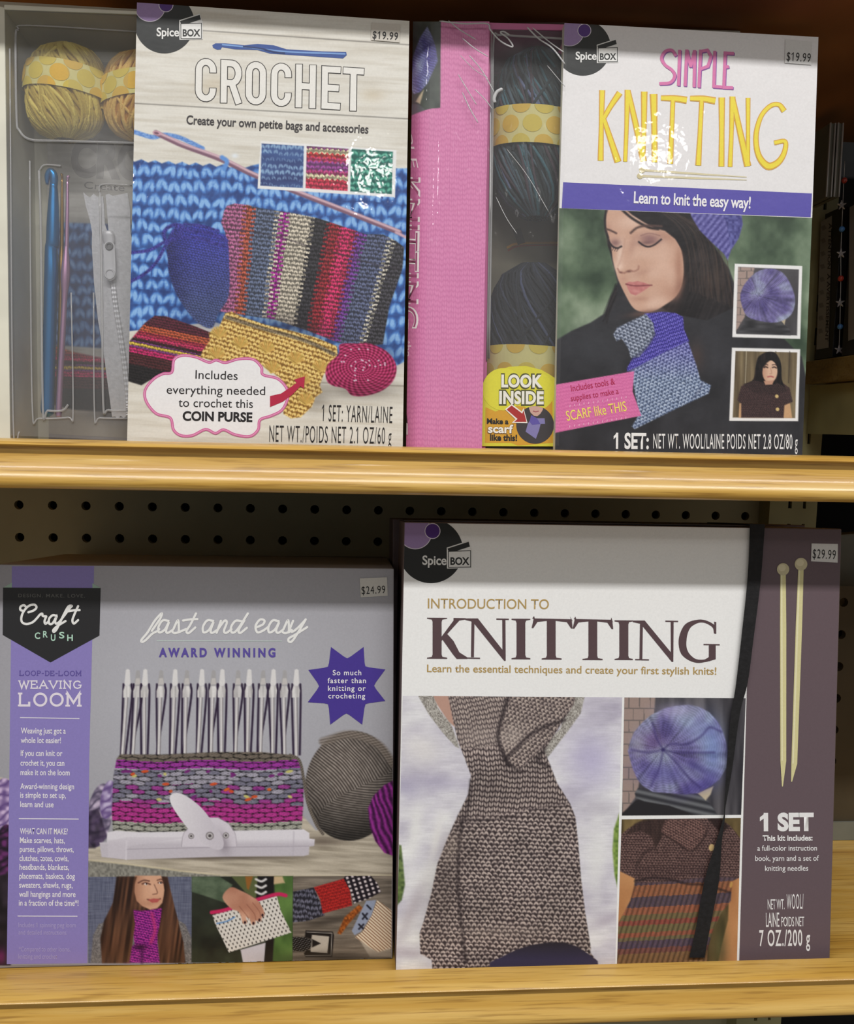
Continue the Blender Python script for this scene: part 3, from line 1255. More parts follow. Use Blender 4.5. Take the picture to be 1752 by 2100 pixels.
a = Art(Q1, 1.55, wood_print)
c3 = crop(270, 0, 1752 / 580)
c4 = crop(260, 440, 1752 / 590)
for y0, y1 in ((53, 92), (212, 244)):
    a.stroke([(276, y0), (842, y1)], 1.7, (92, 88, 84), 1.2, 0.85, False)
a.stroke([(640, 784), (835, 792)], 2.0, (120, 112, 100), 1.5, 0.7, False)
BLUE = lambda X, Y: tri((30, 52, 112), (74, 126, 202), (142, 188, 240), crochet(X, Y, 26, 29, 0.05, 2) * 1.1 + 0.14 * vn(X * 0.02, Y * 0.02, 4))
top = [(258, 326)] + [(262 + 14 * k, 327 + 0.06 * 14 * k + (4 if k % 2 else -2)) for k in range(19)] + [(540, 334), (700, 345), (845, 345)]
a.fill(top + [(845, 735), (770, 770), (560, 700), (440, 660), (258, 680)], BLUE, 1.8)
a.blob(760, 730, 60, 30, (30, 40, 70), 0.55)
a.blob(440, 640, 60, 40, (30, 45, 90), 0.5)
# strand and hook
a.stroke(c3([(20, 818), (130, 850), (200, 835), (290, 850), (380, 890), (440, 920)]), 9, lambda X, Y: mix((70, 120, 200), (140, 180, 235), vn(X * 0.35, Y * 0.7, 3)), 1.4)
a.stroke(c3([(150, 822), (250, 870), (330, 905), (560, 990), (760, 1085), (1010, 1185), (1330, 1310), (1660, 1440)]), 10.5, (128, 92, 112), 1.4, smooth=True)
a.stroke(c3([(160, 820), (255, 862), (335, 897), (565, 980), (765, 1078), (1015, 1178), (1335, 1302), (1660, 1432)]), 5, (214, 180, 192), 1.8)
a.fill(ell(322, 273, 9, 4.5, a=0.2), (206, 160, 176), 1.2)
a.fill(ell(321, 273, 5, 2.4, a=0.2), (120, 80, 98), 1.0)
a.stroke(c3([(560, 975), (590, 1000), (575, 1045)]), 9, (96, 150, 222), 2)
a.blob(*c3([(640, 965)])[0], 7, 5, (235, 245, 255), 0.8)
# swatches in a white frame
a.fill(c3([(800, 873), (1642, 930), (1632, 1222), (780, 1168)]), (240, 240, 240), 1.0)
a.fill(c3([(805, 888), (1068, 905), (1062, 1165), (798, 1150)]), lambda X, Y: mix(mix((40, 52, 105), (78, 118, 180), vn(X * 0.01, Y * 0.09, 3)), (150, 185, 220), np.clip(crochet(X, Y, 11, 13, 0.06, 7) * 1.1 - 0.35 + 0.3 * np.sin(Y * 0.13), 0, 0.85)), 0.9)


def sw2(X, Y):
    v = (Y - 300) / 87.0 - 0.065 * (X - 672) / 87.0
    cols = np.array([(130, 60, 120), (226, 214, 176), (206, 60, 66), (200, 60, 110), (150, 70, 150), (160, 74, 158), (196, 66, 130), (228, 216, 180), (206, 56, 80), (214, 60, 90)], dtype=float)
    i = np.clip(v * 10 + 1.1 * np.abs(((X / 11.0) % 1) - 0.5), 0, 9).astype(int)
    return cols[i] * (0.55 + 0.6 * crochet(X, Y, 11, 9, 0.06, 3))[..., None]


a.fill(c3([(1085, 905), (1345, 922), (1338, 1183), (1078, 1166)]), sw2, 0.9)
a.fill(c3([(1362, 922), (1620, 940), (1612, 1203), (1355, 1186)]), lambda X, Y: tri((18, 84, 78), (44, 132, 116), (110, 190, 166), crochet(X, Y, 16, 12, 0.06, 9)), 0.9)
# striped bag
XT = (590, 1700)
SB = [(0.105, (186, 108, 152)), (0.158, (188, 92, 72)), (0.285, (104, 116, 146)), (0.31, (216, 206, 190)), (0.348, (176, 46, 160)), (0.49, (208, 198, 180)), (0.578, (60, 58, 64)),
      (0.655, (160, 46, 58)), (0.725, (220, 56, 112)), (0.75, (170, 52, 80)), (0.80, (128, 70, 162)), (0.945, (98, 106, 138)), (0.97, (206, 200, 186)), (1.05, (74, 72, 80))]


def bagcol(X, Y):
    x, y = (X - 260) * 2.969, (Y - 440) * 2.969
    t = np.clip(y / 650.0, -0.2, 1.2)
    s = (x - (598 - 38 * t)) / ((1705 - 190 * t) - (598 - 38 * t)) + 0.012 * (vn(X * 0.12, Y * 0.12, 5) - 0.5) + 0.012 * np.sign(np.sin(Y * 0.7))
    col = np.empty(X.shape + (3,))
    col[:] = SB[-1][1]
    for lim, cc in reversed(SB):
        col[s < lim] = cc
    return col * (0.42 + 0.78 * crochet(X, Y, 9.0, 8.2, 0.12, 11))[..., None]


bag = np.concatenate([c3([(575, 1300), (590, 1275), (640, 1260), (720, 1270), (800, 1290), (1000, 1320), (1150, 1350), (1300, 1400), (1450, 1450)]),
                      c4([(1560, 120), (1640, 160), (1690, 200), (1680, 330), (1600, 560), (1560, 790), (1480, 800), (1290, 780), (1110, 710), (900, 640), (700, 610), (560, 590), (585, 500), (620, 300), (600, 110), (575, 50)])])
a.fill(bag, bagcol, 1.6)
a.stroke(c4([(610, 90), (760, 105), (940, 140), (1100, 190), (1300, 240), (1500, 300), (1660, 330)]), 2.6, (52, 44, 54), 1.6, 0.6)
a.blob(*c4([(1000, 690)])[0], 95, 24, (40, 34, 40), 0.45, 0.2)
a.stroke(c3([(1640, 1440), (1700, 1470)]), 6, (205, 170, 185), 1.6)
# drawstring bag


def blubag(X, Y):
    g = np.clip((Y - 480) / 190.0, 0, 1)
    b = mix((62, 66, 168), (72, 84, 132), np.clip(g * 1.3, 0, 1))
    b = mix(b, (34, 36, 84), np.clip(1 - (X - 340) / 55.0, 0, 1) * 0.7)
    return b * (0.62 + 0.6 * garter(X, Y, 6, 5, 0.2, 3))[..., None]


a.fill(c4([(250, 270), (243, 200), (270, 120), (310, 62), (360, 72), (450, 62), (560, 112), (612, 150), (625, 320), (620, 500), (560, 600), (520, 690), (440, 665), (370, 590), (300, 480), (255, 350)]), blubag, 1.8, smooth=True)
CORD = lambda X, Y: mix((30, 30, 92), (84, 80, 188), vn(X * 0.5, Y * 0.5, 9))
for p, w in (([(30, 232), (140, 216), (235, 165), (300, 150)], 6.5), ([(20, 410), (110, 360), (180, 290), (230, 200), (285, 100)], 6.5), ([(225, 110), (250, 80), (300, 62), (345, 80), (300, 140), (240, 160), (225, 115)], 7.5),
             ([(300, 75), (400, 100), (500, 115), (610, 160)], 7), ([(300, 140), (420, 140), (520, 170), (612, 200)], 6), ([(350, 60), (450, 66), (560, 100)], 5)):
    a.stroke(c4(p), w, CORD, 1.4)
# small striped purse, lower left


def sp(X, Y):
    x, y = (X - 260) * 2.969, (Y - 440) * 2.969
    v = y - 0.21 * x
    st = [(650, (96, 36, 54)), (690, (196, 92, 60)), (712, (170, 46, 70)), (737, (212, 54, 104)), (757, (70, 34, 40)), (767, (122, 62, 126)), (786, (226, 192, 76)), (798, (130, 60, 130)), (832, (206, 46, 112)), (905, (84, 40, 44)), (2000, (38, 34, 36))]
    col = np.empty(X.shape + (3,))
    col[:] = st[-1][1]
    for lim, cc in reversed(st):
        col[v < lim] = cc
    return col * (0.48 + 0.7 * crochet(X, Y, 7, 5.6, 0.2, 13))[..., None]


a.fill(c4([(0, 790), (110, 660), (170, 616), (240, 620), (420, 682), (505, 716), (510, 800), (440, 880), (300, 860), (270, 965), (140, 1010), (90, 1040), (-10, 1010)]), sp, 1.6)
# gold purse with puffs


def gold(X, Y):
    return tri((92, 58, 18), (206, 162, 82), (248, 220, 140), crochet(X, Y, 9.5, 8.6, 0.3, 17) * 1.1 + 0.08)


a.blob(*c4([(1150, 1120)])[0], 30, 30, (60, 50, 40), 0.35)
a.fill(c4([(560, 690), (600, 600), (640, 590), (700, 622), (850, 672), (1000, 707), (1150, 747), (1280, 802), (1285, 845), (1268, 890), (1200, 975), (1176, 1040), (1192, 1082), (1150, 1112), (1128, 1170), (1060, 1235), (1000, 1242), (955, 1215), (940, 1000), (800, 900), (550, 895), (448, 870), (462, 830), (505, 770), (500, 720)]), gold, 1.8)
a.stroke(c4([(610, 625), (720, 660), (850, 700), (1000, 740), (1130, 785), (1262, 850)]), 8, lambda X, Y: mix((62, 54, 40), (150, 136, 118), crochet(X, Y, 9, 8, 0.3, 3)), 1.8, 0.85)
for (x, y) in ((690, 775), (850, 805), (1030, 870), (545, 840), (885, 925), (1180, 920), (1070, 1000), (560, 715), (1090, 1120)):
    px, py = c4([(x, y)])[0]
    for k in range(9):
        an = -0.2 + math.pi * (k / 8.0)
        a.stroke([(px - 1.5, py + 11), (px + 15 * math.cos(an), py - 13 * math.sin(an) + 3)], 4.4, (226 - 10 * (k % 3), 178, 92), 1.6, 0.85, False)
        a.stroke([(px - 1, py + 11), (px + 13 * math.cos(an + .15), py - 12 * math.sin(an + .15) + 3)], 1.2, (140, 92, 36), 0.9, 0.7, False)
# beaded round purse
a.blob(*c4([(1430, 1070)])[0], 75, 18, (70, 62, 56), 0.5)


def disc(X, Y):
    dx, dy = X - 742, Y - 752
    r = np.hypot(dx, dy * 1.35)
    an = np.arctan2(dy * 1.35, dx)
    b = 0.5 + 0.35 * np.sin(r * 0.95) + 0.3 * np.sin(an * 34 + r * 0.3) + 0.2 * vn(X * .4, Y * .4)
    return tri((96, 8, 44), (168, 30, 88), (216, 84, 136), b * 0.8) * (1 - 0.22 * np.clip((Y - 770) / 40, 0, 1))[..., None]


a.fill(c4([(1215, 1000), (1220, 920), (1290, 850), (1300, 790), (1400, 785), (1480, 785), (1580, 830), (1640, 910), (1630, 1000), (1560, 1070), (1450, 1105), (1370, 1100), (1330, 1060), (1250, 1040)]), disc, 1.6, smooth=True)
rng = random.Random(5)
for k in range(26):
    an, r = rng.uniform(0, 6.28), rng.uniform(8, 56)
    x, y = 740 + r * math.cos(an), 748 + r * 0.62 * math.sin(an)
    a.fill(ell(x, y, 2.0, 1.7, 8), (225, 205, 220), 1.0)
p1 = Print(F1)
p1.art(a, 1)
# the hook above the title
hk = c3([(500, 280), (520, 268), (580, 268), (700, 280), (780, 272), (880, 280), (960, 305), (1180, 318), (1330, 322), (1333, 342), (1310, 362), (1100, 348), (950, 338), (860, 332), (780, 310), (640, 305), (560, 292), (552, 306), (530, 308), (505, 296)])
p1.poly(hk, (52, 84, 156), 3)
p1.ribbon(c3([(560, 276), (700, 290), (960, 320), (1325, 334)]), 3.2, (126, 166, 224), 4, smooth=True)
p1.ribbon(c3([(690, 287), (800, 300), (870, 318), (950, 330)]), 3.0, (36, 56, 110), 5, smooth=True)
# outlined title
SW = 42


def ctr(letter, x0, w, y0, h):
    r = w * 0.48
    q = SW / 2
    L, R_, T, B = x0 + q, x0 + w - q, y0 + q, y0 + h - q
    arc = lambda cx, cy, rx, ry, a0, a1, n=9: [(cx + rx * math.cos(math.radians(a0 + (a1 - a0) * i / n)), cy - ry * math.sin(math.radians(a0 + (a1 - a0) * i / n))) for i in range(n + 1)]
    m = (L + R_) / 2
    rx, ry = (R_ - L) / 2, (R_ - L) / 2 * 1.15
    if letter == 'C':
        return [[(R_, y0 + h * 0.32)] + arc(m, T + ry, rx, ry, 0, 180) + arc(m, B - ry, rx, ry, 180, 360) + [(R_, y0 + h * 0.68)]]
    if letter == 'O':
        return [arc(m, T + ry, rx, ry, 0, 180) + arc(m, B - ry, rx, ry, 180, 360)]
    if letter == 'R':
        yb = y0 + h * 0.53
        return [[(L, y0 + h), (L, T), (m, T)] + arc(m + 2, (T + yb) / 2, rx - 2, (yb - T) / 2, 90, -90) + [(L, yb)], [(m + 4, yb), (R_ + 4, y0 + h)]]
    if letter == 'H':
        return [[(L, y0), (L, y0 + h)], [(R_, y0), (R_, y0 + h)], [(L, y0 + h / 2), (R_, y0 + h / 2)]]
    if letter == 'E':
        return [[(x0 + w, T), (L, T), (L, B), (x0 + w, B)], [(L, y0 + h / 2), (x0 + w - 10, y0 + h / 2)]]
    if letter == 'T':
        return [[(x0, T), (x0 + w, T)], [(m, T), (m, y0 + h)]]


for ch, x0, w in (('C', 397, 130), ('R', 553, 132), ('O', 708, 128), ('C', 865, 128), ('H', 1017, 128), ('E', 1178, 118), ('T', 1312, 128)):
    for pts in ctr(ch, 0, w, 0, 268):
        P = np.array(pts)
        P = np.stack([x0 + P[:, 0] - 0.015 * P[:, 1], 358 + 0.062 * (x0 - 397) + P[:, 1] + 0.062 * P[:, 0]], 1)
        P = c3(P)
        cl = ch == 'O'
        p1.ribbon(P, 15.6, (50, 46, 46), 3, closed=cl, ext=1.0)
        p1.ribbon(P, 12.3, (240, 238, 232), 4, closed=cl, ext=-0.2)
p1.text('Create your own petite bags and accessories', (382, 254), (755.5, 273.5), 17.5, (62, 58, 60), 0.018, 4)
# cloud banner
cloud = [(275, 960), (288, 885), (340, 858), (420, 868), (500, 900), (545, 886), (600, 902), (680, 880), (770, 882), (820, 930), (830, 975), (920, 1000), (975, 1060), (980, 1120), (945, 1190), (880, 1225), (812, 1250),
         (800, 1310), (750, 1350), (660, 1340), (590, 1310), (540, 1332), (480, 1308), (400, 1345), (330, 1345), (285, 1310), (265, 1238), (180, 1212), (120, 1140), (112, 1070), (160, 1005), (220, 970)]
cl = spline(c4(cloud), True, 5)
p1.poly(cl, (243, 242, 244), 4)
p1.ribbon(cl, 5.6, (216, 110, 166), 5, closed=True)
p1.ribbon(cl, 1.4, (240, 170, 206), 6, closed=True)
for s_, x0, x1, y, h, b in (('Includes', 418, 675, 1003, 17.5, 0.0), ('everything needed', 243, 843, 1095, 17.5, 0.0), ('to crochet this', 315, 768, 1174, 17.5, 0.0), ('COIN PURSE', 340, 765, 1257, 18, 0.035)):
    A, B = c4([(x0, y - 4), (x1, y + 4)])
    p1.text(s_, A, B, h, (36, 32, 34), b, 6)
p1.poly(c4([(873, 1105), (940, 1090), (1000, 1050), (1035, 1025), (1020, 1005), (1085, 985), (1080, 1060), (1058, 1045), (1010, 1095), (950, 1140), (873, 1172)]), (186, 38, 72), 7)
p1.text('1 SET: YARN/LAINE', *c4([(1195, 1258), (1617, 1271)]), 34, (38, 34, 34), -0.004, 4, 1.14)
p1.text('NET WT./POIDS NET 2.1 OZ/60 g', *c4([(868, 1384), (1612, 1398)]), 34, (38, 34, 34), -0.004, 4, 1.14)
p1.logo(337.5, 48, 0.93, Q1)
p1.build('printed_cover', MAT['film'], kit1, 'cover printed with crochet bags on blue crochet')
price_tag(F1, [(762, 46), (821, 50), (820, 87), (761, 82)], '$19.99', (764, 78.5), (816, 82), 15, kit1, (212, 206, 196), 0.012)

# clear tray with its moulded ridges
pr = MB()
q = np.array([(8, 20), (300, 34), (300, 905), (20, 893)], dtype=float)
cc = F1.P(q[:, 0], q[:, 1], -0.0135)
pr.prism(cc, -F1.n * 0.0004)
pr.build('clear_window', MAT['window'], kit1)
mb = MB()
for pts, r in (([(37, 60), (32, 80), (34, 240), (40, 268), (62, 286), (120, 289), (300, 294)], 0.0006), ([(37, 60), (60, 52), (300, 66)], 0.0004),
               ([(61, 330), (63, 600), (67, 850), (80, 858), (140, 856), (150, 845), (146, 600)], 0.0004), ([(80, 350), (84, 480), (88, 835), (98, 842), (128, 842), (140, 830)], 0.0006), ([(80, 350), (92, 338), (125, 340)], 0.0004),
               ([(192, 600), (194, 850), (205, 857), (262, 858)], 0.0004), ([(205, 395), (209, 600), (212, 830), (222, 841), (262, 842)], 0.0006), ([(203, 395), (210, 378), (270, 380)], 0.0004), ([(20, 100), (27, 860), (40, 885)], 0.0004)):
    P = spline([F1.P(x, y, -0.0130) for x, y in pts], False, 6)
    mb.tube(P, r, 6)
mb.build('tray_ridges', MAT['ridge'], kit1, True)

# the instruction book standing inside, behind the tray
book = thing('instruction_book', 'instruction book with a faded crochet cover inside the crochet kit window', 'book', F1.P(160, 885, -0.049))
QB = [(96, 124), (300, 130), (300, 900), (100, 890)]
c = F1.P(np.array([q[0] for q in QB], dtype=float), np.array([q[1] for q in QB], dtype=float), -0.0475)
c[3], c[2] = F1.down(c[0], c[3], -0.0475), F1.down(c[1], c[2], -0.0475)
mb = MB()
mb.prism(c, -F1.n * 0.0038)
mb.build('book_block', MAT['grey_card'], book)
b = Art(QB, 2.0, lambda X, Y: mix((206, 204, 200), (168, 164, 158), fbm(X * 0.01, Y * 0.12, 4)))
b.fill([(0, 452), (300, 462), (300, 720), (0, 700)], lambda X, Y: tri((40, 58, 108), (78, 118, 180), (134, 170, 220), crochet(X, Y, 23, 26, 0.05, 2)), 3)
b.fill([(0, 700), (60, 690), (150, 722), (212, 735), (300, 760), (300, 850), (150, 840), (0, 800)], lambda X, Y: sp(X + 130, Y - 52 + 0.18 * (X - 130)), 3)
b.blob(30, 640, 50, 90, (60, 54, 92), 0.6)
b.fill([(0, 800), (120, 842), (180, 850), (240, 872), (300, 890), (300, 925), (0, 925)], (168, 162, 152), 8, 0.8)
b.blob(240, 850, 60, 16, (50, 46, 46), 0.7)
b.blob(40, 230, 30, 160, (150, 148, 138), 0.4)
bp = Print(F1)
bp.art(b, -948)
bp.text('CRO', (144, 358), (300, 366), 70, (128, 122, 120), 0.05, -946)
bp.text('Create', (172, 386), (255, 392), 14, (96, 92, 92), 0.0, -946)
bp.build('book_cover', MAT['print'], book)

YD = (170, 136, 44)
skein(F1, 136, 190, 79, 99, -0.0265, 0.0115, (190, 160, 60), (248, 228, 120), 'yellow yarn skein with dotted paper band at the left of the kit window', 'yarn skeins in the crochet kit', 0.42, 0.0,
      (-0.10, 0.48, 0.10, dotrow(0.62, 0.0046, 0.30)), seed=2)
skein(F1, 296, 199, 80, 92, -0.0265, 0.0115, (206, 150, 56), (254, 216, 124), 'orange yellow yarn skein partly hidden by the crochet kit cover', 'yarn skeins in the crochet kit', -0.42, 0.0,
      (-0.16, 0.42, -0.12, dotrow(0.62, 0.0046, 0.45)), seed=4)


def hook(name, label, path, mat, head, off, parent=None, flat=None):
    P = [F1.P(x, y, off) for x, y, r in path]
    sc = np.linalg.norm(F1.P(100, 500, off) - F1.P(101, 500, off))
    R = [r * sc for _, _, r in path]
    t = thing('crochet_hook', label, 'crochet hook', P[-1], 'crochet hooks in the kit window')
    mb = MB()
    S = spline(np.concatenate([np.array(P), np.array(R)[:, None]], 1), False, 5)
    mb.tube(S[:, :3], np.abs(S[:, 3]), 14)
    mb.build('shaft', mat, t, True)
    H = spline([np.append(F1.P(x, y, off), r * sc) for x, y, r in head], False, 5)
    mb = MB()
    mb.tube(H[:, :3], np.abs(H[:, 3]), 12)
    mb.build('hook_tip', mat, t, True)
    return t


k1, k2 = crop(0, 0, 3.982), crop(0, 480, 3.982)
path = [(*k1([(438, 1500)])[0], 7.5), (*k1([(438, 1600)])[0], 9.5), (*k1([(434, 1800)])[0], 12.5), (*k1([(429, 1980)])[0], 13)] + [(*k2([(x, y)])[0], r) for x, y, r in
        ((418, 120, 12.5), (420, 300, 14), (414, 450, 13.5), (408, 700, 13), (400, 1000, 13), (392, 1300, 13), (388, 1450, 13), (388, 1492, 4))]
hook('crochet_hook', 'thick blue metal crochet hook at the left of the kit window', path, MAT['blue_metal'],
     [(*k1([(440, 1520)])[0], 7.5), (*k1([(440, 1440)])[0], 8.5), (*k1([(415, 1400)])[0], 7.5), (*k1([(388, 1440)])[0], 6), (*k1([(385, 1505)])[0], 3)], -0.0240)
path = [(*k1([(552, 1460)])[0], 3.0), (*k1([(551, 1700)])[0], 3.8), (*k1([(546, 1980)])[0], 4.2)] + [(*k2([(x, y)])[0], r) for x, y, r in ((542, 120, 4.6), (538, 270, 8.5), (534, 380, 8.8), (528, 520, 5.8), (514, 800, 6), (497, 1100, 6), (483, 1400, 6.2), (480, 1494, 5.8))]
hook('crochet_hook', 'slim pink metal crochet hook beside the blue hook', path, MAT['pink_metal'], [(*k1([(552, 1470)])[0], 3), (*k1([(556, 1445)])[0], 3.6), (*k1([(568, 1448)])[0], 2.6)], -0.0225)
path = [(*k1([(508, 1440)])[0], 2.4), (*k1([(507, 1700)])[0], 3.4), (*k1([(505, 1980)])[0], 3.8)] + [(*k2([(x, y)])[0], r) for x, y, r in ((504, 120, 4), (503, 270, 6.5), (500, 420, 5), (492, 800, 4.8), (478, 1200, 4.8), (470, 1480, 4.6))]
hook('crochet_hook', 'thin gold metal crochet hook between the blue and the pink hook', path, MAT['gold_metal'], [(*k1([(508, 1450)])[0], 2.4), (*k1([(504, 1425)])[0], 3), (*k1([(498, 1430)])[0], 2)], -0.0275)

# zipper
zp = thing('zipper', 'white zipper with a pull tab in the kit window', 'zipper', F1.P(240, 857, -0.028))
LT = np.concatenate([k1([(680, 1568), (702, 1592), (735, 1612), (766, 1580), (792, 1606), (842, 1602), (850, 1700), (856, 1830), (880, 1900), (905, 1990)]),
                     k2([(925, 300), (950, 600), (990, 850), (1025, 1100), (1052, 1350), (1058, 1500), (1030, 1490), (1010, 1500), (985, 1485), (962, 1508), (940, 1490), (915, 1492), (890, 1300), (850, 1000), (800, 700), (768, 400), (750, 100)]), k1([(752, 1900), (735, 1800), (700, 1680)])])
RT = np.concatenate([k1([(862, 1590), (890, 1582), (920, 1600), (1042, 1575), (1062, 1700), (1066, 1900)]), k2([(1088, 100), (1088, 350), (1100, 700), (1105, 1000), (1100, 1400), (1070, 1500), (1052, 1350), (1025, 1100), (990, 850), (950, 600), (925, 300)]), k1([(905, 1990), (885, 1870), (872, 1700)])])
for P, o_ in ((LT, -0.0275), (RT, -0.0272)):
    mb = MB()
    mb.prism(F1.P(P[:, 0], P[:, 1], o_), -F1.n * 0.0006)
    mb.build('tape', MAT['zip_tape'], zp)
for dx in (-9, 9):
    mb = MB()
    P = spline([F1.P(*k2([(x + dx, y)])[0], -0.0270) for x, y in ((922, 380), (948, 600), (988, 850), (1022, 1100), (1047, 1350), (1050, 1480))], False, 12)
    mb.tube(P, [0.0007 if i % 2 else 0.0010 for i in range(len(P))], 6)
    mb.build('teeth', MAT['zip_metal'], zp)
mb = MB()
P = [F1.P(x, y, -0.0262) for x, y in ((221, 474), (222, 484), (224, 495), (226, 506))]
mb.tube(spline(P, False, 4), np.interp(np.arange(13), [0, 3, 9, 12], [0.0026, 0.0034, 0.0030, 0.0018]), 12, flat=0.45)
mb.build('slider', MAT['zip_metal'], zp, True)
mb = MB()
out = np.concatenate([ell(224, 506, 11.5, 11.5, 24)[12:], ell(225.5, 562, 11.8, 13, 24)[:12]])
hole = ell(224, 505, 6.2, 6.2, 24)
V = np.concatenate([F1.P(out[:, 0], out[:, 1], -0.0238)])
mb.prism(V, -F1.n * 0.0011)
mb.tube([F1.P(x, y, -0.0238) for x, y in ell(225.4, 562, 9.5, 9.5, 24)], 0.0006, 6, closed=True)
mb.build('pull_tab', MAT['zip_metal'], zp)
mb = MB()
mb.tube([F1.P(x, y, -0.0236) for x, y in hole], 0.0006, 6, closed=True)
mb.prism(F1.P(hole[:, 0], hole[:, 1], -0.0236), -F1.n * 0.0002)
mb.build('eyelet', plain('grey_eyelet', (140, 140, 142), 0.4), zp)

# a second crochet kit standing behind
t = thing('craft_kit_box', 'white kit box standing behind the crochet kit, only its top edge showing', 'kit box', (F1.P(250, 500, -0.07)[0], 0.10, shelf_z('up', 0.10)), 'spare kits standing behind')
panel(F1, [(172, 20), (186, 11), (760, 42), (745, 880), (150, 860)][0:1] + [(760, 46), (745, 880), (150, 860)], -0.0600, 0.045, 'carton', MAT['white_card'], t, 0.001)

# ================================================================ KIT 2: SIMPLE KNITTING (upper shelf, right)
F2 = Face('up', 0.028)
Q2 = [(1158, 47), (1679, 76), (1645.5, 940), (1138.5, 935)]
kit2 = thing('craft_kit_box', 'white and purple knitting kit box with pink spine and shrink wrap', 'kit box', (F2.P(1250, 900)[0], 0.035, shelf_z('up', 0.035)))
panel(F2, Q2, -0.0003, 0.0055, 'cover_panel', MAT['white_card'], kit2)
mb = MB()
q = np.array([(1000, 46), (1165, 50), (1165, 62), (1000, 60)], dtype=float)
mb.prism(F2.P(q[:, 0], q[:, 1], -0.006), -F2.n * 0.046, 0.0003)
for q in ([(1003, 48), (1011, 48), (996, 930), (988, 930)], [(1668, 80), (1677, 80), (1643, 935), (1634, 935)], [(880, 60), (1674, 78), (1642, 935), (868, 915)]):
    q = np.array(q, dtype=float)
    off = -0.050 if q[1][0] - q[0][0] > 100 else -0.006
    c = F2.P(q[:, 0], q[:, 1], off)
    c[3], c[2] = F2.down(c[0], c[3], off), F2.down(c[1], c[2], off)
    mb.prism(c, -F2.n * (0.002 if off < -0.02 else 0.046), 0.0003)
mb.build('carton', MAT['pink_card'], kit2)

# rounded pink spine
xl = lambda Y: 838 - 0.0165 * (np.asarray(Y) - 45)
xf = lambda Y: 906 - 0.0165 * (np.asarray(Y) - 45)


def bend(X, Y):
    t = np.clip((xf(Y) - X) / 62.0, 0, 1.25)
    return 0.009 * t ** 2 + 0.0012


FS = Curved('up', 0.028, bend, lambda Y: 847.5 - 0.0165 * (Y - 45))
QS = [(847, 44), (1004, 44), (988.5, 930), (832, 930)]


def spine_col(X, Y):
    s = stock(X, Y, 9.0, 11.0, 0.018, 3)
    c = mix((200, 106, 160), (228, 142, 190), np.clip(s * 0.8 + 0.3, 0, 1))
    return mix(c, (236, 150, 196), 0.25 * fbm(X * 0.02, Y * 0.015, 6))


a = Art(QS, 1.6, spine_col)
c5 = crop(820, 20, 1643 / 360)
c6 = crop(820, 460, 1575 / 360)
a.fill(c5([(60, 60), (386, 60), (380, 918), (300, 925), (240, 938), (160, 965), (60, 1010)]), lambda X, Y: mix((48, 52, 52), (96, 104, 96), fbm(X * 0.04, Y * 0.03, 2)), 1.0)
a.fill(c5([(90, 520), (130, 420), (190, 260), (258, 158), (300, 240), (335, 340), (357, 480), (320, 560), (260, 690), (190, 770), (130, 790), (90, 700)]),
       lambda X, Y: mix((84, 78, 150), (160, 170, 206), np.clip(fbm(X * 0.05, Y * 0.03, 8) * 1.5 - 0.3 + 0.006 * (860 - X), 0, 1)) * (0.75 + 0.35 * stock(X, Y, 3.5, 5, 0.3))[..., None], 1.6)
a.fill(c5([(185, 800), (225, 750), (205, 830), (190, 880), (150, 860)]), (205, 190, 160), 2)
a.fill(c5([(80, 880), (180, 885), (240, 938), (150, 970), (80, 1000)]), (100, 104, 108), 2)
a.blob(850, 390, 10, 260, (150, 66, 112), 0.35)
ps = Print(FS)
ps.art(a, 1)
# lettering down the spine (reads from top to bottom)
dn = np.array([-0.0165, 1.0])


def spine_text(s_, y0, y1, xb, h, col, bold, lift):
    ps.text(s_, (xb - 0.0165 * (y0 - 300), y0), (xb - 0.0165 * (y1 - 300), y1), h, col, bold, lift, up=(1.0, 0.02))


ps.text('SIMPLE', (812, 200), (841.5, 344), 17, (246, 226, 236), -0.006, 4, up=(1.0, 0.02))
spine_text('KNITTING', 363, 674, 823, 39, (244, 236, 238), 0.03, 4)
spine_text('KNITTING', 366.5, 671, 825.5, 34.5, (168, 84, 128), -0.012, 6)
spine_text('the', 698, 731, 838.5, 11.5, (250, 226, 238), 0.01, 4)
ps.poly(c6([(40, 1700), (70, 1780), (72, 1890), (40, 1890)]), (60, 50, 56), 4)
ps.poly(c6([(40, 1780), (72, 1790), (73, 1888), (40, 1888)]), (226, 216, 222), 5)
ps.build('printed_spine', MAT['film'], kit2, 'rounded pink spine with knit pattern')


# front cover
c7 = crop(1130, 30, 1752 / 622)
c8 = crop(1130, 430, 1752 / 622)
QP = [(1147.5, 426), (1666, 446.5), (1645.5, 940), (1138.5, 935)]


def garden(X, Y):
    n = fbm(X * 0.018, Y * 0.014, 4, 4)
    c = tri((52, 70, 54), (98, 118, 94), (150, 166, 142), n * 1.5 - 0.25)
    return c


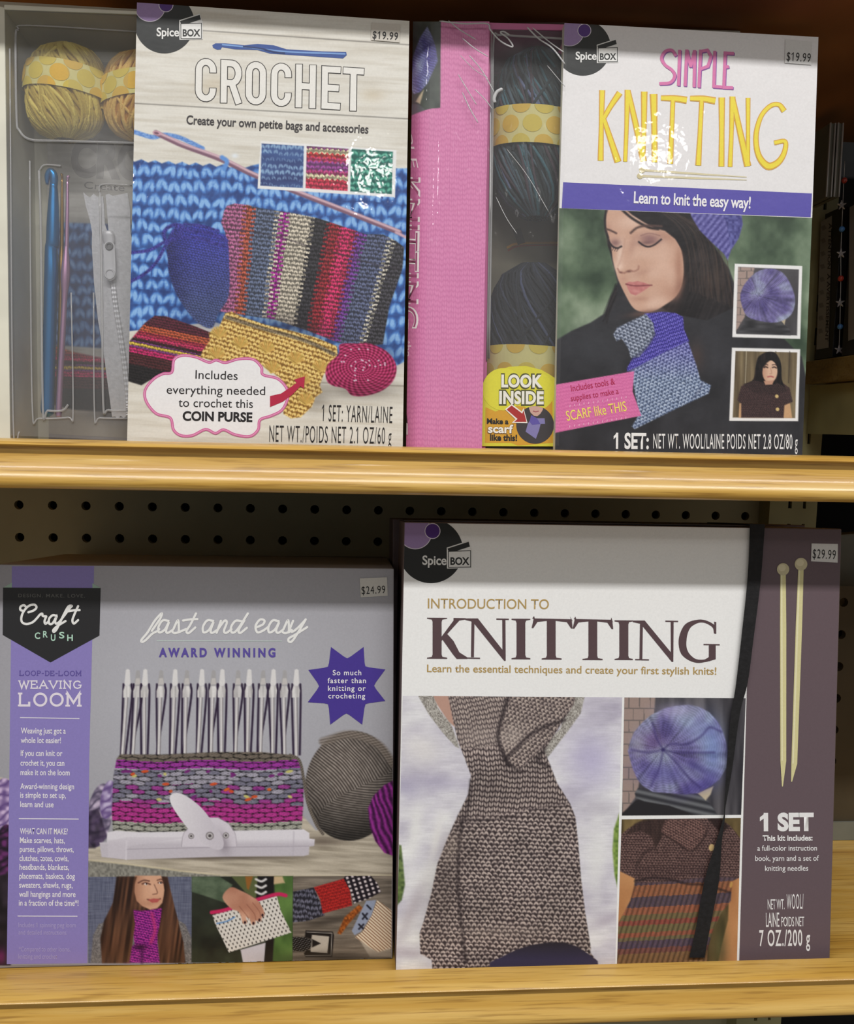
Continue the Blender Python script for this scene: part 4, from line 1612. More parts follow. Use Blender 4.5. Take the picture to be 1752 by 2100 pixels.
a = Art(QP, 1.5, garden)
COAT = lambda X, Y: mix((34, 34, 38), (62, 62, 68), fbm(X * 0.03, Y * 0.02, 7, 4) * 0.9)
a.fill(c8([(20, 760), (120, 700), (230, 652), (310, 600), (345, 500), (385, 420), (330, 200), (308, 60), (325, -40), (820, -40), (860, 100), (980, 270), (1030, 340), (1062, 430), (1090, 600), (1112, 740), (1250, 732), (1350, 747), (1450, 850), (1492, 1050), (1500, 1420), (-10, 1420)]), COAT, 2.2)
a.fill(c8([(310, -40), (820, -40), (870, 100), (990, 280), (1040, 400), (1070, 560), (900, 640), (700, 600), (420, 440), (330, 210)]), lambda X, Y: mix((24, 21, 24), (60, 52, 54), np.clip(vn((X + Y * 0.4) * 0.25, Y * 0.02, 5) - 0.25, 0, 1) * 0.6), 2)
a.blob(*c8([(925, 400)])[0], 24, 34, (106, 88, 78), 0.55)
a.blob(*c8([(880, 270)])[0], 22, 14, (84, 74, 72), 0.5)
a.blob(*c8([(960, 760)])[0], 40, 60, (60, 60, 66), 0.5)
a.blob(*c8([(840, 850)])[0], 16, 30, (88, 66, 60), 0.5)
a.blob(*c8([(250, 800)])[0], 50, 40, (66, 68, 74), 0.5)
# the woman's face
SK = (216, 178, 158)
face_pts = c8([(326, -10), (318, 40), (316, 100), (332, 150), (345, 195), (352, 240), (358, 290), (372, 345), (388, 400), (412, 455), (440, 510), (470, 560), (505, 585), (560, 592), (610, 580), (660, 550), (715, 510), (752, 450), (768, 360), (760, 260), (735, 190), (690, 130), (620, 80), (560, 40), (480, 0), (420, -30), (350, -30)])
a.fill(face_pts, lambda X, Y: mix(SK, (206, 164, 142), vn(X * 0.05, Y * 0.05, 2)), 1.8, smooth=True)
for x, y, rx, ry, cc, al, an in ((480, 60, 36, 18, (232, 200, 182), .6, 0), (400, 260, 9, 38, (240, 212, 196), .7, .12), (395, 330, 12, 9, (240, 208, 190), .8, 0), (640, 320, 34, 36, (228, 190, 170), .55, 0), (600, 540, 38, 14, (236, 204, 186), .4, -.3),
                                 (740, 330, 12, 60, (172, 124, 104), .7, 0), (740, 450, 12, 30, (150, 106, 90), .7, .4), (660, 150, 30, 12, (176, 130, 112), .6, .5), (470, 210, 10, 26, (182, 138, 122), .55, .2), (520, 365, 26, 9, (184, 140, 124), .5, -.3),
                                 (420, 400, 12, 8, (196, 150, 134), .5, 0), (510, 515, 26, 7, (182, 134, 118), .55, 0), (560, 595, 50, 8, (120, 86, 76), .7, -.15), (335, 120, 8, 20, (180, 136, 120), .5, 0), (690, 480, 24, 20, (190, 144, 124), .5, .6)):
    px, py = c8([(x, y)])[0]
    a.blob(px, py, rx / 1.0 * 0.75, ry * 0.75, cc, al, an)
a.fill(c8([(312, -30), (400, -30), (470, 30), (540, 74), (600, 106), (660, 122), (720, 170), (770, 250), (800, 200), (790, -40)]), (28, 24, 28), 2.2)
a.stroke(c8([(400, -10), (470, 50), (560, 100), (620, 112)]), 5, (40, 32, 34), 1.8)
a.stroke(c8([(330, -20), (314, 40), (316, 110), (330, 160)]), 4, (36, 30, 34), 1.8)
HR = random.Random(12)
for k in range(46):
    t = HR.random()
    x0, y0 = 600 + 260 * t + HR.uniform(-20, 20), -20 + 90 * t
    x1, y1 = 790 + 230 * t, 230 + 40 * t
    x2, y2 = 800 + 260 * t + HR.uniform(-30, 30), 470 + 90 * t
    a.stroke(c8([(x0, y0), ((x0 + x1) / 2 + 40, (y0 + y1) / 2 - 10), (x1, y1), (x2, y2)]), HR.uniform(0.9, 2.2), HR.choice([(62, 50, 48), (78, 62, 54), (20, 17, 20), (52, 44, 46), (96, 78, 68)]), 1.4, HR.uniform(.3, .6))
for k in range(16):
    x0 = 330 + HR.uniform(-8, 30)
    a.stroke(c8([(378 + HR.uniform(-6, 8), 425 + 6 * k), (350 + HR.uniform(-10, 8), 500 + 5 * k), (318 + HR.uniform(-20, 10), 600 + 4 * k)]), 1.3, HR.choice([(54, 46, 48), (20, 18, 22)]), 1.3, .5)
# brows, eyes, nose, lips
a.stroke(c8([(322, 112), (345, 120), (378, 136)]), 3.6, (84, 62, 58), 1.6)
a.stroke(c8([(462, 134), (500, 104), (560, 92), (640, 96)]), 4.4, (86, 64, 60), 1.8)
a.blob(*c8([(570, 165)])[0], 21, 9, (136, 98, 100), 0.8, 0.05)
a.blob(*c8([(560, 190)])[0], 18, 5, (112, 80, 84), 0.7, -0.1)
a.stroke(c8([(508, 186), (535, 206), (565, 214), (600, 202), (638, 172)]), 3.4, (46, 36, 42), 1.3)
a.stroke(c8([(520, 150), (570, 136), (630, 150)]), 1.4, (126, 90, 88), 1.4, 0.7)
a.blob(*c8([(372, 192)])[0], 11, 8, (128, 94, 96), 0.75)
a.stroke(c8([(338, 190), (360, 214), (385, 222), (408, 212)]), 3.6, (44, 36, 42), 1.3)
for k in range(4):
    a.stroke(c8([(350 + 14 * k, 212 + 4 * k), (344 + 12 * k, 232 + 3 * k)]), 1.3, (50, 40, 44), 0.9, 0.8, False)
a.stroke(c8([(428, 170), (420, 230), (404, 290), (388, 326)]), 3, (186, 142, 124), 2.5, 0.5)
a.stroke(c8([(386, 340), (400, 362), (425, 366)]), 2.4, (150, 100, 90), 1.6, 0.8)
a.stroke(c8([(430, 364), (455, 350), (480, 356), (504, 344), (508, 326)]), 2.6, (150, 102, 90), 1.8, 0.75)
a.blob(*c8([(452, 357)])[0], 5, 2.2, (100, 62, 58), 0.8)
a.blob(*c8([(405, 362)])[0], 3.5, 2, (110, 70, 64), 0.7)
a.fill(c8([(433, 426), (452, 416), (475, 418), (500, 412), (540, 422), (582, 436), (556, 456), (525, 476), (490, 496), (462, 486), (446, 460)]), lambda X, Y: mix((188, 112, 112), (206, 138, 134), vn(X * .2, Y * .2)), 1.4)
a.stroke(c8([(434, 430), (470, 438), (505, 440), (540, 438), (584, 436)]), 2.2, (122, 62, 66), 1.2)
a.blob(*c8([(490, 470)])[0], 9, 4, (222, 162, 156), 0.6)
# hat
HAT = lambda X, Y: mix((66, 62, 132), (132, 130, 196), np.clip(0.5 + 0.5 * np.sin((X * 0.62 + Y * 0.5) * 0.75) * 0.6 + 0.5 * (vn(X * .3, Y * .3) - .5), 0, 1))
a.fill(c8([(790, -30), (812, 40), (860, 120), (930, 190), (1000, 255), (1022, 292), (1042, 232), (1085, 165), (1108, 85), (1100, 20), (1080, -30)]), HAT, 2, smooth=False)
a.fill(c8([(970, -30), (1010, 60), (1030, 150), (1040, 230), (1085, 165), (1108, 85), (1100, 20), (1080, -30)]), lambda X, Y: mix((54, 52, 118), (110, 112, 180), vn(X * 0.25, Y * 0.25, 8)), 2)
# scarf
a.fill(c8([(540, 600), (640, 590), (720, 596), (765, 620), (770, 690), (800, 760), (640, 836), (520, 900), (440, 935), (440, 915), (470, 860), (560, 790), (602, 720), (590, 655)]), lambda X, Y: tri((34, 30, 110), (82, 72, 178), (132, 124, 220), stock(X, Y, 8, 7.5, -0.35, 3)), 1.6)
a.fill(c8([(360, 722), (385, 680), (470, 640), (550, 602), (592, 655), (602, 722), (566, 785), (510, 852), (462, 856), (448, 802), (410, 745), (380, 760)]), lambda X, Y: tri((62, 68, 84), (124, 134, 158), (184, 192, 210), garter(X, Y, 9, 6.5, 0.35, 5)), 1.8)


def low(X, Y):
    g = np.clip((Y - 690) / 90.0, 0, 1)
    g2 = garter(X, Y, 8.5, 6.4, -0.42, 8)
    return tri(mix((54, 50, 116), (62, 74, 100), g), mix((106, 104, 182), (128, 146, 182), g), mix((150, 148, 218), (190, 204, 226), g), g2)


a.fill(c8([(450, 935), (640, 832), (792, 758), (842, 900), (866, 985), (926, 1015), (912, 1062), (700, 1162), (484, 1268), (468, 1252), (512, 1180), (486, 1060), (470, 960)]), low, 1.8)
a.stroke(c8([(600, 720), (560, 790), (470, 868)]), 4, (40, 38, 84), 3, 0.6)
a.stroke(c8([(880, 990), (860, 1040), (820, 1090)]), 3, (60, 64, 92), 3, 0.5)
# pink flag
a.fill(c8([(20, 1012), (482, 933), (472, 1050), (523, 1190), (10, 1292)]), lambda X, Y: mix((206, 98, 158), (232, 126, 182), np.clip(stock(X, Y, 6, 7, -0.16) + .2, 0, 1)), 1.0)
# small pictures
def brick(X, Y):
    r = np.floor(Y / 15.0)
    fx = ((X + 9 * (r % 2)) / 22.0) % 1
    fy = (Y / 15.0) % 1
    m = ((fx < 0.1) | (fy < 0.12)).astype(float)
    return mix((170, 148, 140), (128, 116, 112), m)


a.fill(c8([(1063, 312), (1453, 325), (1441, 746), (1049, 736)]), (244, 243, 243), 1.0)
inner = c8([(1083, 331), (1434, 345), (1423, 727), (1070, 717)])
a.fill(inner, lambda X, Y: mix((62, 60, 64), (96, 94, 98), fbm(X * 0.05, Y * 0.008, 5)), 0.9)
a.fill(clip(c8([(1070, 320), (1180, 320), (1150, 480), (1120, 620), (1060, 720)]), inner), brick, 1.5)


def hatcol(cx, cy, k=1.0):
    def f(X, Y):
        dx, dy = X - cx, Y - cy
        r, an = np.hypot(dx, dy), np.arctan2(dy, dx)
        b = 0.5 + 0.16 * np.sin(an * 34 + 3 * vn(X * .05, Y * .05, 2)) + 0.2 * np.sin(r * 1.25 / k + 2 * np.sin(an * 17)) + 0.35 * (vn(X * .3, Y * .3, 5) - .5)
        n = fbm(X * 0.022 / k, Y * 0.022 / k, 12)
        base = tri((98, 88, 152), (140, 132, 190), (178, 186, 218), n * 1.9 - 0.45)
        seam = np.exp(-((np.mod(an * 6 / (2 * math.pi) + 0.2 + r * 0.002, 1) - 0.5) / 0.06) ** 2)
        return base * (0.68 + 0.36 * b - 0.16 * seam)[..., None]
    return f


a.fill(clip(c8([(1065, 730), (1115, 660), (1125, 610), (1200, 625), (1330, 650), (1380, 690), (1390, 740)]), inner), lambda X, Y: mix((40, 40, 44), (84, 84, 88), vn(X * 0.05, Y * 0.2)), 1.4)
a.fill(c8([(1330, 640), (1360, 620), (1350, 665)]), (190, 176, 150), 1.4)
a.fill(c8([(1095, 500), (1120, 430), (1190, 360), (1270, 340), (1340, 365), (1390, 440), (1412, 530), (1385, 610), (1310, 650), (1220, 645), (1140, 620), (1110, 570)]), hatcol(*c8([(1195, 495)])[0], 0.6), 1.5, smooth=True)
a.fill(c8([(1047, 797), (1441, 806), (1429, 1222), (1031, 1220)]), (244, 243, 243), 1.0)
inner2 = c8([(1067, 816), (1424, 825), (1412, 1204), (1051, 1201)])
a.fill(inner2, lambda X, Y: mix((74, 62, 46), (140, 124, 94), np.clip(vn(X * 0.14, Y * 0.012, 3) * .8 + 0.3 * vn(X * .6, Y * .03), 0, 1)), 0.9)
for x in (1130, 1300, 1380):
    a.stroke(c8([(x, 820), (x - 6, 1000)]), 1.6, (206, 196, 170) if x == 1130 else (50, 42, 34), 0.9, 0.8, False)
a.fill(clip(c8([(1085, 1205), (1090, 1120), (1140, 1100), (1380, 1100), (1395, 1205)]), inner2), (206, 164, 124), 1.4)
a.fill(clip(c8([(1100, 1205), (1100, 1120), (1078, 1100), (1100, 1020), (1180, 985), (1320, 985), (1380, 1030), (1398, 1110), (1350, 1130), (1345, 1205)]), inner2), lambda X, Y: mix((44, 32, 34), (84, 62, 62), garter(X, Y, 4, 3.4)), 1.4)
a.fill(clip(c8([(1200, 850), (1250, 822), (1300, 830), (1330, 890), (1335, 980), (1350, 1040), (1280, 1050), (1150, 1030), (1120, 1010), (1170, 980), (1185, 900)]), inner2), lambda X, Y: mix((16, 13, 16), (58, 44, 42), np.clip(vn(X * .45, Y * .06, 3) - .35, 0, 1)), 1.4, smooth=True)
a.fill(clip(c8([(1110, 1010), (1180, 985), (1230, 1000), (1262, 1020), (1310, 1000), (1345, 1020), (1370, 1045), (1300, 1075), (1250, 1062), (1180, 1060)]), inner2), lambda X, Y: mix((36, 26, 28), (72, 54, 54), garter(X, Y, 4, 3.2)), 1.4)
a.fill(ell(*c8([(1266, 935)])[0], 15.5, 23, 24, 0.05), lambda X, Y: mix((222, 184, 158), (190, 142, 118), np.clip((c8([(1262, 0)])[0][0] - X) * 0.06, 0, 1)), 1.4)
a.fill(c8([(1230, 990), (1290, 985), (1280, 1010), (1240, 1012)]), (196, 150, 126), 1.4)
a.stroke(c8([(1215, 930), (1222, 890), (1250, 872), (1285, 852)]), 5, (26, 22, 24), 1.4)
for p, w in (([(1228, 900), (1240, 893), (1254, 897)], 1.6), ([(1280, 897), (1294, 894), (1306, 900)], 1.6), ([(1232, 912), (1242, 908), (1253, 912)], 2.6), ([(1281, 912), (1292, 909), (1303, 914)], 2.6)):
    a.stroke(c8(p), w, (52, 34, 34), 1.0, 0.95)
a.stroke(c8([(1254, 966), (1270, 963), (1286, 967)]), 2.6, (176, 92, 90), 1.1, 0.95)
a.stroke(c8([(1228, 900), (1250, 872), (1290, 846), (1312, 880)]), 6, (22, 18, 20), 1.8, .9)
a.stroke(c8([(1270, 915), (1276, 945), (1266, 948)]), 1.4, (170, 122, 104), 1.2, .7)
for (x, y) in ((1306, 1078), (1310, 1153)):
    a.fill(ell(*c8([(x, y)])[0], 3.6, 3.6, 12), (216, 190, 130), 0.9)
p2 = Print(F2)
p2.art(a, 1)
p2.poly([(1158, 47), (1679, 76), (1666.2, 447), (1147.5, 427)], (238, 236, 237), 1)
p2.poly(c7([(71, 968), (1509, 1033), (1502, 1170), (63, 1118)]), (92, 84, 176), 2)
p2.logo(1196, 98, 0.865, Q2)
for col, dx, dy, lf in (((146, 84, 168), 1.6, 1.8, 3), ((224, 122, 178), 0, 0, 4)):
    for pts in ([(722, 236), (700, 206), (662, 212), (640, 250), (660, 290), (700, 320), (716, 355), (690, 392), (630, 398)], [(745, 206), (738, 408)], [(776, 410), (786, 204)], [(787, 206), (808, 300)], [(808, 300), (830, 210)], [(832, 208), (828, 416)], [(866, 205), (856, 418)],
                [(866, 212), (905, 205), (926, 240), (908, 298), (864, 314)], [(948, 212), (942, 414), (988, 418)], [(1008, 215), (1000, 420), (1050, 422)], [(1008, 222), (1056, 224)], [(1005, 304), (1026, 300)]):
        P = c7(pts) + np.array([dx, dy])
        p2.ribbon(P, 6.2, col, lf, smooth=len(pts) > 5, ext=1)
for w, col, lf in ((12.6, (226, 174, 72), 3), (8.0, (246, 226, 66), 4)):
    for pts, ww in (([(297, 438), (292, 640), (288, 842)], (1, .8, 1)), ([(398, 452), (345, 530), (302, 606)], (1.1, .9, .8)), ([(304, 596), (345, 720), (388, 850)], (.8, 1, 1.2)),
                    ([(444, 436), (438, 640), (430, 848)], (1, .75, .7)), ([(446, 440), (490, 630), (536, 846)], (.9, 1, 1.1)), ([(540, 446), (538, 640), (532, 846)], (1.1, .9, .8)), ([(594, 460), (598, 640), (600, 852)], (1.3, 1, 1)),
                    ([(638, 482), (710, 484), (785, 494)], (.9, 1.1, 1.2)), ([(706, 490), (698, 690), (690, 860)], (.8, .8, 1)), ([(806, 484), (878, 486), (950, 498)], (.9, 1.1, 1.2)), ([(872, 494), (862, 690), (852, 870)], (.8, .8, 1)),
                    ([(988, 480), (988, 680), (986, 876)], (1.1, .9, 1)), ([(1050, 474), (1044, 680), (1036, 878)], (1, .75, .8)), ([(1050, 478), (1090, 660), (1138, 874)], (.9, 1, 1.2)), ([(1140, 482), (1140, 680), (1138, 874)], (.8, .7, .8)),
                    ([(1348, 556), (1318, 520), (1268, 528), (1214, 590), (1186, 700), (1200, 810), (1252, 874), (1310, 856), (1348, 800), (1354, 734), (1292, 740)], (1, .8, .8, .8, .9, 1, 1.3, 1.1, .9, .8, .8))):
        p2.ribbon(c7(pts), np.array(ww) * w, col, lf, smooth=True, ext=0.5)
for y0, y1 in ((898, 938), (932, 955)):
    x0 = 528 if y0 == 898 else 516
    p2.ribbon(c7([(x0, y0), (820, (y0 + y1) / 2), (1132, y1)]), [4.6, 4.2, 1.6], (222, 212, 176), 3)
    p2.poly(ell(*c7([(x0, y0)])[0], 6.4, 6, 20), (214, 202, 160), 4)
p2.text('Learn to knit the easy way!', (1300, 416), (1539.5, 427.2), 23, (246, 244, 248), 0.02, 5, 0.97)
p2.text('Includes tools &', *c8([(120, 1050), (372, 1008)]), 13, (186, 42, 88), 0.0, 4)
p2.text('supplies to make a', *c8([(118, 1106), (393, 1062)]), 11.5, (186, 42, 88), 0.0, 4)
p2.text('SCARF like THIS', *c8([(94, 1220), (440, 1162)]), 20, (250, 232, 110), 0.004, 4)
for k in range(13):
    x, y = c8([(110 + 27 * k, 1140 - 4.2 * k)])[0]
    p2.ribbon([(x, y), (x + 0.5, y - 4.5)], 1.2, (250, 200, 226), 4)
    x, y = c8([(110 + 27 * k, 1246 - 4.2 * k)])[0]
    p2.ribbon([(x, y), (x - 0.5, y + 4.5)], 1.2, (250, 200, 226), 4)
p2.text('1 SET:', *c8([(376, 1378), (566, 1380)]), 30.5, (246, 246, 246), 0.03, 4)
p2.text('NET WT. WOOL/LAINE POIDS NET 2.8 OZ/80 g', *c8([(592, 1379), (1426, 1383)]), 30, (246, 246, 246), 0.002, 4, 1.12)
p2.build('printed_cover', MAT['film'], kit2, 'cover printed with a woman in a knitted scarf')
price_tag(F2, [(1611, 81), (1666, 86), (1664.5, 133), (1610, 129)], '$19.99', (1613.5, 124), (1662.5, 127.3), 17.5, kit2, (226, 225, 224))

# window, sticker, wrap
mb = MB()
q = np.array([(1005, 60), (1165, 66), (1146, 925), (990, 920)], dtype=float)
mb.prism(F2.P(q[:, 0], q[:, 1], -0.0062), -F2.n * 0.0003)
mb.build('clear_window', MAT['window_dark'], kit2)
mb = MB()
for pts, r in (([(1003, 735), (1010, 300), (1012, 90), (1024, 72), (1060, 74), (1100, 76), (1160, 80)], 0.0006), ([(999, 740), (1006, 300), (1008, 60)], 0.0004)):
    mb.tube(spline([F2.P(x, y, -0.0056) for x, y in pts], False, 6), r, 6)
mb.build('window_ridges', MAT['ridge'], kit2, True)
ic = thing('instruction_card', 'olive card seen between the dark skeins behind the kit window', 'card', F2.P(1075, 900, -0.046))
c = F2.P(np.array([1006, 1300, 1290, 990.0]), np.array([152, 158, 905, 900.0]), -0.0445)
c[3], c[2] = F2.down(c[0], c[3], -0.0445), F2.down(c[1], c[2], -0.0445)
mb = MB()
mb.prism(c, -F2.n * 0.002)
mb.build('card', plain('olive_card', (128, 122, 100), 0.5, var=0.2), ic)
pr = Print(F2)
for pts, w, cc in (([(1040, 508), (1060, 500), (1110, 498), (1160, 498)], 5, (196, 150, 60)), ([(1042, 514), (1062, 505), (1112, 503), (1160, 502)], 3, (150, 70, 50)), ([(1060, 470), (1070, 500)], 16, (70, 66, 62))):
    pr.ribbon(pts, w, cc, -886, smooth=len(pts) > 2)
pr.build('card_print', MAT['matte'], ic)
DK = [(50, 62, 66), (70, 84, 88), (86, 106, 118), (58, 70, 76), (74, 118, 130), (112, 122, 156), (88, 74, 84), (54, 66, 68)]
skein(F2, 1103, 276, 90, 170, -0.0255, 0.0150, (44, 54, 58), (80, 90, 96), 'dark teal yarn skein with dotted band in the top half of the pink kit window', 'dark skeins in the knitting kit', 0.5, 0.0,
      (-0.25, 0.19, 0.03, dotrow(0.46, 0.0048, 0.42)), DK, 6, 64, 0.0009)
DK2 = [(38, 42, 52), (50, 54, 66), (60, 66, 84), (84, 92, 122), (44, 48, 56), (36, 40, 48), (40, 44, 52)]
skein(F2, 1092, 716, 90, 172, -0.0255, 0.0150, (34, 38, 46), (80, 88, 110), 'near black yarn skein with dotted band behind the yellow window sticker', 'dark skeins in the knitting kit', 0.7, 0.0,
      (-0.62, -0.02, 0.02, dotrow(0.46, 0.0048, 0.42)), DK2, 9, 64, 0.0009)

pk = Print(F2)
OFF = -104
arch = c6([(722, 1990), (733, 1450), (790, 1390), (870, 1318), (980, 1278), (1130, 1270), (1270, 1305), (1350, 1350), (1402, 1385), (1388, 1992)])
a = Art([(984, 748), (1141, 750), (1138, 917), (984, 917)], 1.3, (222, 214, 56))
pk.poly(arch, (224, 217, 60), OFF)
pk.poly(c6([(770, 1640), (860, 1680), (1000, 1620), (1120, 1640), (1240, 1600), (1370, 1570), (1375, 1960), (1060, 1985), (1000, 1960), (765, 1960)]), (222, 166, 44), OFF + 1)
pk.poly(c6(ell(930, 1480, 190, 190, 40)), (230, 224, 62), OFF + 2)
pk.poly(c6(ell(1220, 1500, 170, 170, 40)), (228, 222, 60), OFF + 2)
for s_, x0, x1, y, h, bb, lf in (('LOOK', 912, 1282, 1457, 23.5, 0.07, 3), ('INSIDE', 893, 1293, 1607, 24, 0.07, 3)):
    A, B = c6([(x0, y), (x1, y + 3)])
    pk.text(s_, A - (0.8, -1.2), B + (0.8, 1.2), h + 2.2, (84, 84, 40), bb + 0.02, OFF + 4, 1.05)
    pk.text(s_, A, B, h, (248, 246, 236), bb * 0.6, OFF + 6, 1.05)
pk.text('Make a', *c6([(782, 1788), (976, 1792)]), 10.5, (30, 26, 22), 0.035, OFF + 4)
A, B = c6([(792, 1868), (1018, 1872)])
pk.text('scarf', A - (1, -1), B + (1, 1), 17.5, (120, 84, 30), 0.05, OFF + 4)
pk.text('scarf', A, B, 16, (250, 248, 240), 0.03, OFF + 6)
pk.text('like this!', *c6([(810, 1938), (1053, 1942)]), 12, (30, 26, 22), 0.035, OFF + 4)
cx, cy = c6([(1215, 1800)])[0]
pk.poly(ell(cx, cy, 38.6, 38.6, 48), (58, 54, 58), OFF + 3)
pk.poly(clip(c6([(1160, 1632), (1288, 1632), (1284, 1665), (1262, 1700), (1235, 1722), (1205, 1718), (1175, 1690), (1162, 1655)]), ell(cx, cy, 38.4, 38.4, 40)), (212, 172, 160), OFF + 4)
pk.ribbon(c6([(1196, 1675), (1220, 1682), (1248, 1676)]), 2.2, (170, 90, 96), OFF + 5)
pk.poly(c6([(1180, 1712), (1232, 1740), (1300, 1740), (1305, 1790), (1265, 1790), (1250, 1850), (1222, 1925), (1130, 1860), (1150, 1790), (1180, 1740)]), (134, 128, 186), OFF + 4)
pk.poly(c6([(1180, 1712), (1232, 1740), (1262, 1790), (1190, 1800), (1165, 1770)]), (96, 84, 172), OFF + 5)
pk.poly(c6([(945, 1660), (1005, 1612), (1095, 1680), (1112, 1648), (1148, 1785), (1005, 1782), (1040, 1750)]), (250, 244, 236), OFF + 6)
pk.poly(c6([(960, 1662), (1004, 1626), (1100, 1698), (1112, 1670), (1138, 1772), (1028, 1772), (1058, 1746)]), (178, 42, 42), OFF + 7)
pk.build('window_sticker', MAT['film'], kit2, 'yellow arched LOOK INSIDE sticker')

mb = MB()
V, F = [], []
NXs, NYs = 26, 40
for j in range(NYs + 1):
    for i in range(NXs + 1):
        v = j / NYs
        y = 46 + 868 * v
        x = (884 - 0.0165 * (y - 45)) + (280 - 3 * v) * i / NXs
        w = 0.0004 * math.sin(i * 1.9 + j * 0.8) * (1 - v) + 0.0003 * math.sin(j * 1.3 - i)
        V.append(F2.P(x, y, 0.0014 + w - (float(bend(np.array(x), np.array(y))) - 0.0012 if x < xf(y) else 0)))
for j in range(NYs):
    for i in range(NXs):
        k = j * (NXs + 1) + i
        F.append((k, k + 1, k + NXs + 2, k + NXs + 1))
mb.add(V, F)
wrap = mb.build('shrink_wrap', MAT['film_clear'], kit2, True)
for pts, r in (([(455, 100), (560, 185), (715, 280)], .00032), ([(585, 265), (700, 360), (830, 440)], .0003), ([(650, 425), (770, 570), (890, 780)], .0003), ([(700, 740), (790, 830), (870, 930)], .00025), ([(585, 770), (660, 930), (735, 1060)], .00028), ([(545, 600), (640, 760), (720, 890)], .00025),
               ([(370, 105), (600, 130), (815, 130), (850, 190), (940, 290), (1040, 345), (1056, 330), (1010, 265), (945, 215), (975, 205), (1030, 238)], .00045), ([(1190, 160), (1300, 270), (1430, 360), (1550, 512)], .00045), ([(1240, 165), (1400, 300), (1540, 400)], .00035),
               ([(890, 870), (885, 830), (910, 770), (965, 738)], .0009), ([(1380, 520), (1480, 640), (1548, 720)], .0002), ([(850, 960), (852, 1300), (848, 1900)], .0003),
               ([(1000, 1300), (1200, 1560), (1400, 1900)], .00018), ([(900, 1750), (1000, 1950), (1100, 2100)], .00018), ([(560, 420), (700, 560), (830, 640)], .00018)):
    mb = MB()
    S = spline([F2.P(*c5([p])[0], 0.0018 - (0 if c5([p])[0][0] > 906 else max(0, float(bend(np.array(c5([p])[0][0]), np.array(60.))) - 0.0012))) for p in pts], False, 8)
    mb.tube(S, np.concatenate([[r * 0.25], np.full(len(S) - 2, r), [r * 0.25]]), 6, flat=0.5)
    o = mb.build('film_crease', MAT['crease'], wrap, True)

# another white kit behind
t = thing('craft_kit_box', 'white kit box standing behind the knitting kit, its pale top edge showing', 'kit box', (F2.P(1200, 500, -0.07)[0], 0.11, shelf_z('up', 0.11)), 'spare kits standing behind')
panel(F2, [(1040, 50), (1520, 62), (1500, 850), (1020, 850)], -0.062, 0.045, 'carton', MAT['white_card'], t, 0.001)

# ================================================================ BOX 3: WEAVING LOOM (lower shelf, left)
F3 = Face('low', 0.0375)
Q3 = [(-8, 1157), (808.5, 1165.5), (805.5, 1977), (-14, 1981)]
box3 = thing('loom_box', 'grey and purple weaving loom box with a woven panel on the cover', 'box', (F3.P(400, 1970)[0], 0.06, shelf_z('low', 0.06)))
_, c_ = carton_from(F3, Q3, 0.108, 'carton', MAT['grey_card'], box3, 0.0012)
k3, k4 = crop(0, 1120, 3.982), crop(0, 1560, 1711 / 440)
k5, k6, k7 = crop(200, 1220, 1752 / 630), crop(180, 1480, 1752 / 650), crop(180, 1740, 1752 / 650)
B3 = [(-7, 1158.5), (807.5, 1167), (804.5, 1976), (-13, 1980)]


def loom_bg(X, Y):
    v = np.hypot((X - 420) / 520.0, (Y - 1420) / 420.0)
    return mix((184, 184, 192), (154, 152, 158), np.clip(v - 0.3, 0, 1)) + 5 * (fbm(X * .5, Y * .5, 2)[..., None] - 0.5)


a = Art(B3, 1.6, loom_bg)
WOODW = lambda X, Y: mix((206, 196, 178), (150, 140, 124), np.clip(fbm(X * 0.012, (Y - 0.06 * X) * 0.16, 6, 4) * 1.7 - 0.5, 0, 1))
a.fill([(-20, 1590), (30, 1600), (30, 1800), (-20, 1800)], WOODW, 2)
a.fill(k6([(0, 690), (100, 690), (700, 700), (1190, 520), (1260, 600), (1700, 600), (1700, 860), (0, 860)]), WOODW, 2.5)
a.blob(*k6([(1300, 660)])[0], 45, 10, (96, 84, 74), 0.7)
a.blob(*k6([(700, 750)])[0], 190, 5, (84, 74, 66), 0.7)
a.fill(k6([(0, 765), (80, 775), (200, 788), (400, 815), (600, 838), (880, 856), (880, 875), (0, 875)]), lambda X, Y: mix((112, 110, 104), (164, 162, 152), vn(X * 0.3, Y * 0.25, 3)), 1.6)
a.stroke(k6([(0, 766), (200, 785), (400, 810), (600, 834), (900, 856), (1680, 850)]), 2.4, (222, 210, 176), 2, 0.8)
# yarn at left
for (x, y, rx, ry, c0, c1, sd) in ((204, 1672, 26, 66, (70, 62, 88), (206, 190, 214), 3), (222, 1640, 16, 40, (96, 70, 130), (204, 190, 224), 5), (2, 1655, 26, 60, (92, 66, 128), (214, 190, 226), 7), (6, 1750, 22, 60, (24, 22, 30), (110, 50, 110), 4)):
    a.fill(ell(x, y, rx, ry, 30, 0.15), lambda X, Y, c0=c0, c1=c1, sd=sd: mix(c0, c1, np.clip(1.3 * np.abs(np.sin((X * 0.5 + Y) * 0.17 + 3 * vn(X * .05, Y * .05, sd))) * vn(X * .12, Y * .12, sd + 1) + 0.1, 0, 1)), 2)
a.fill(k6([(-200, 560), (60, 480), (110, 640), (40, 700), (-200, 700)]), lambda X, Y: mix((26, 20, 34), (84, 66, 100), vn(X * .12, Y * .12, 9)), 3, 0.8)
a.fill([(-20, 1800), (22, 1790), (22, 1990), (-20, 1990)], lambda X, Y: mix((24, 20, 26), (56, 46, 58), vn(X * .1, Y * .06)), 3)
a.blob(2, 1962, 10, 16, (140, 40, 110), 0.7)


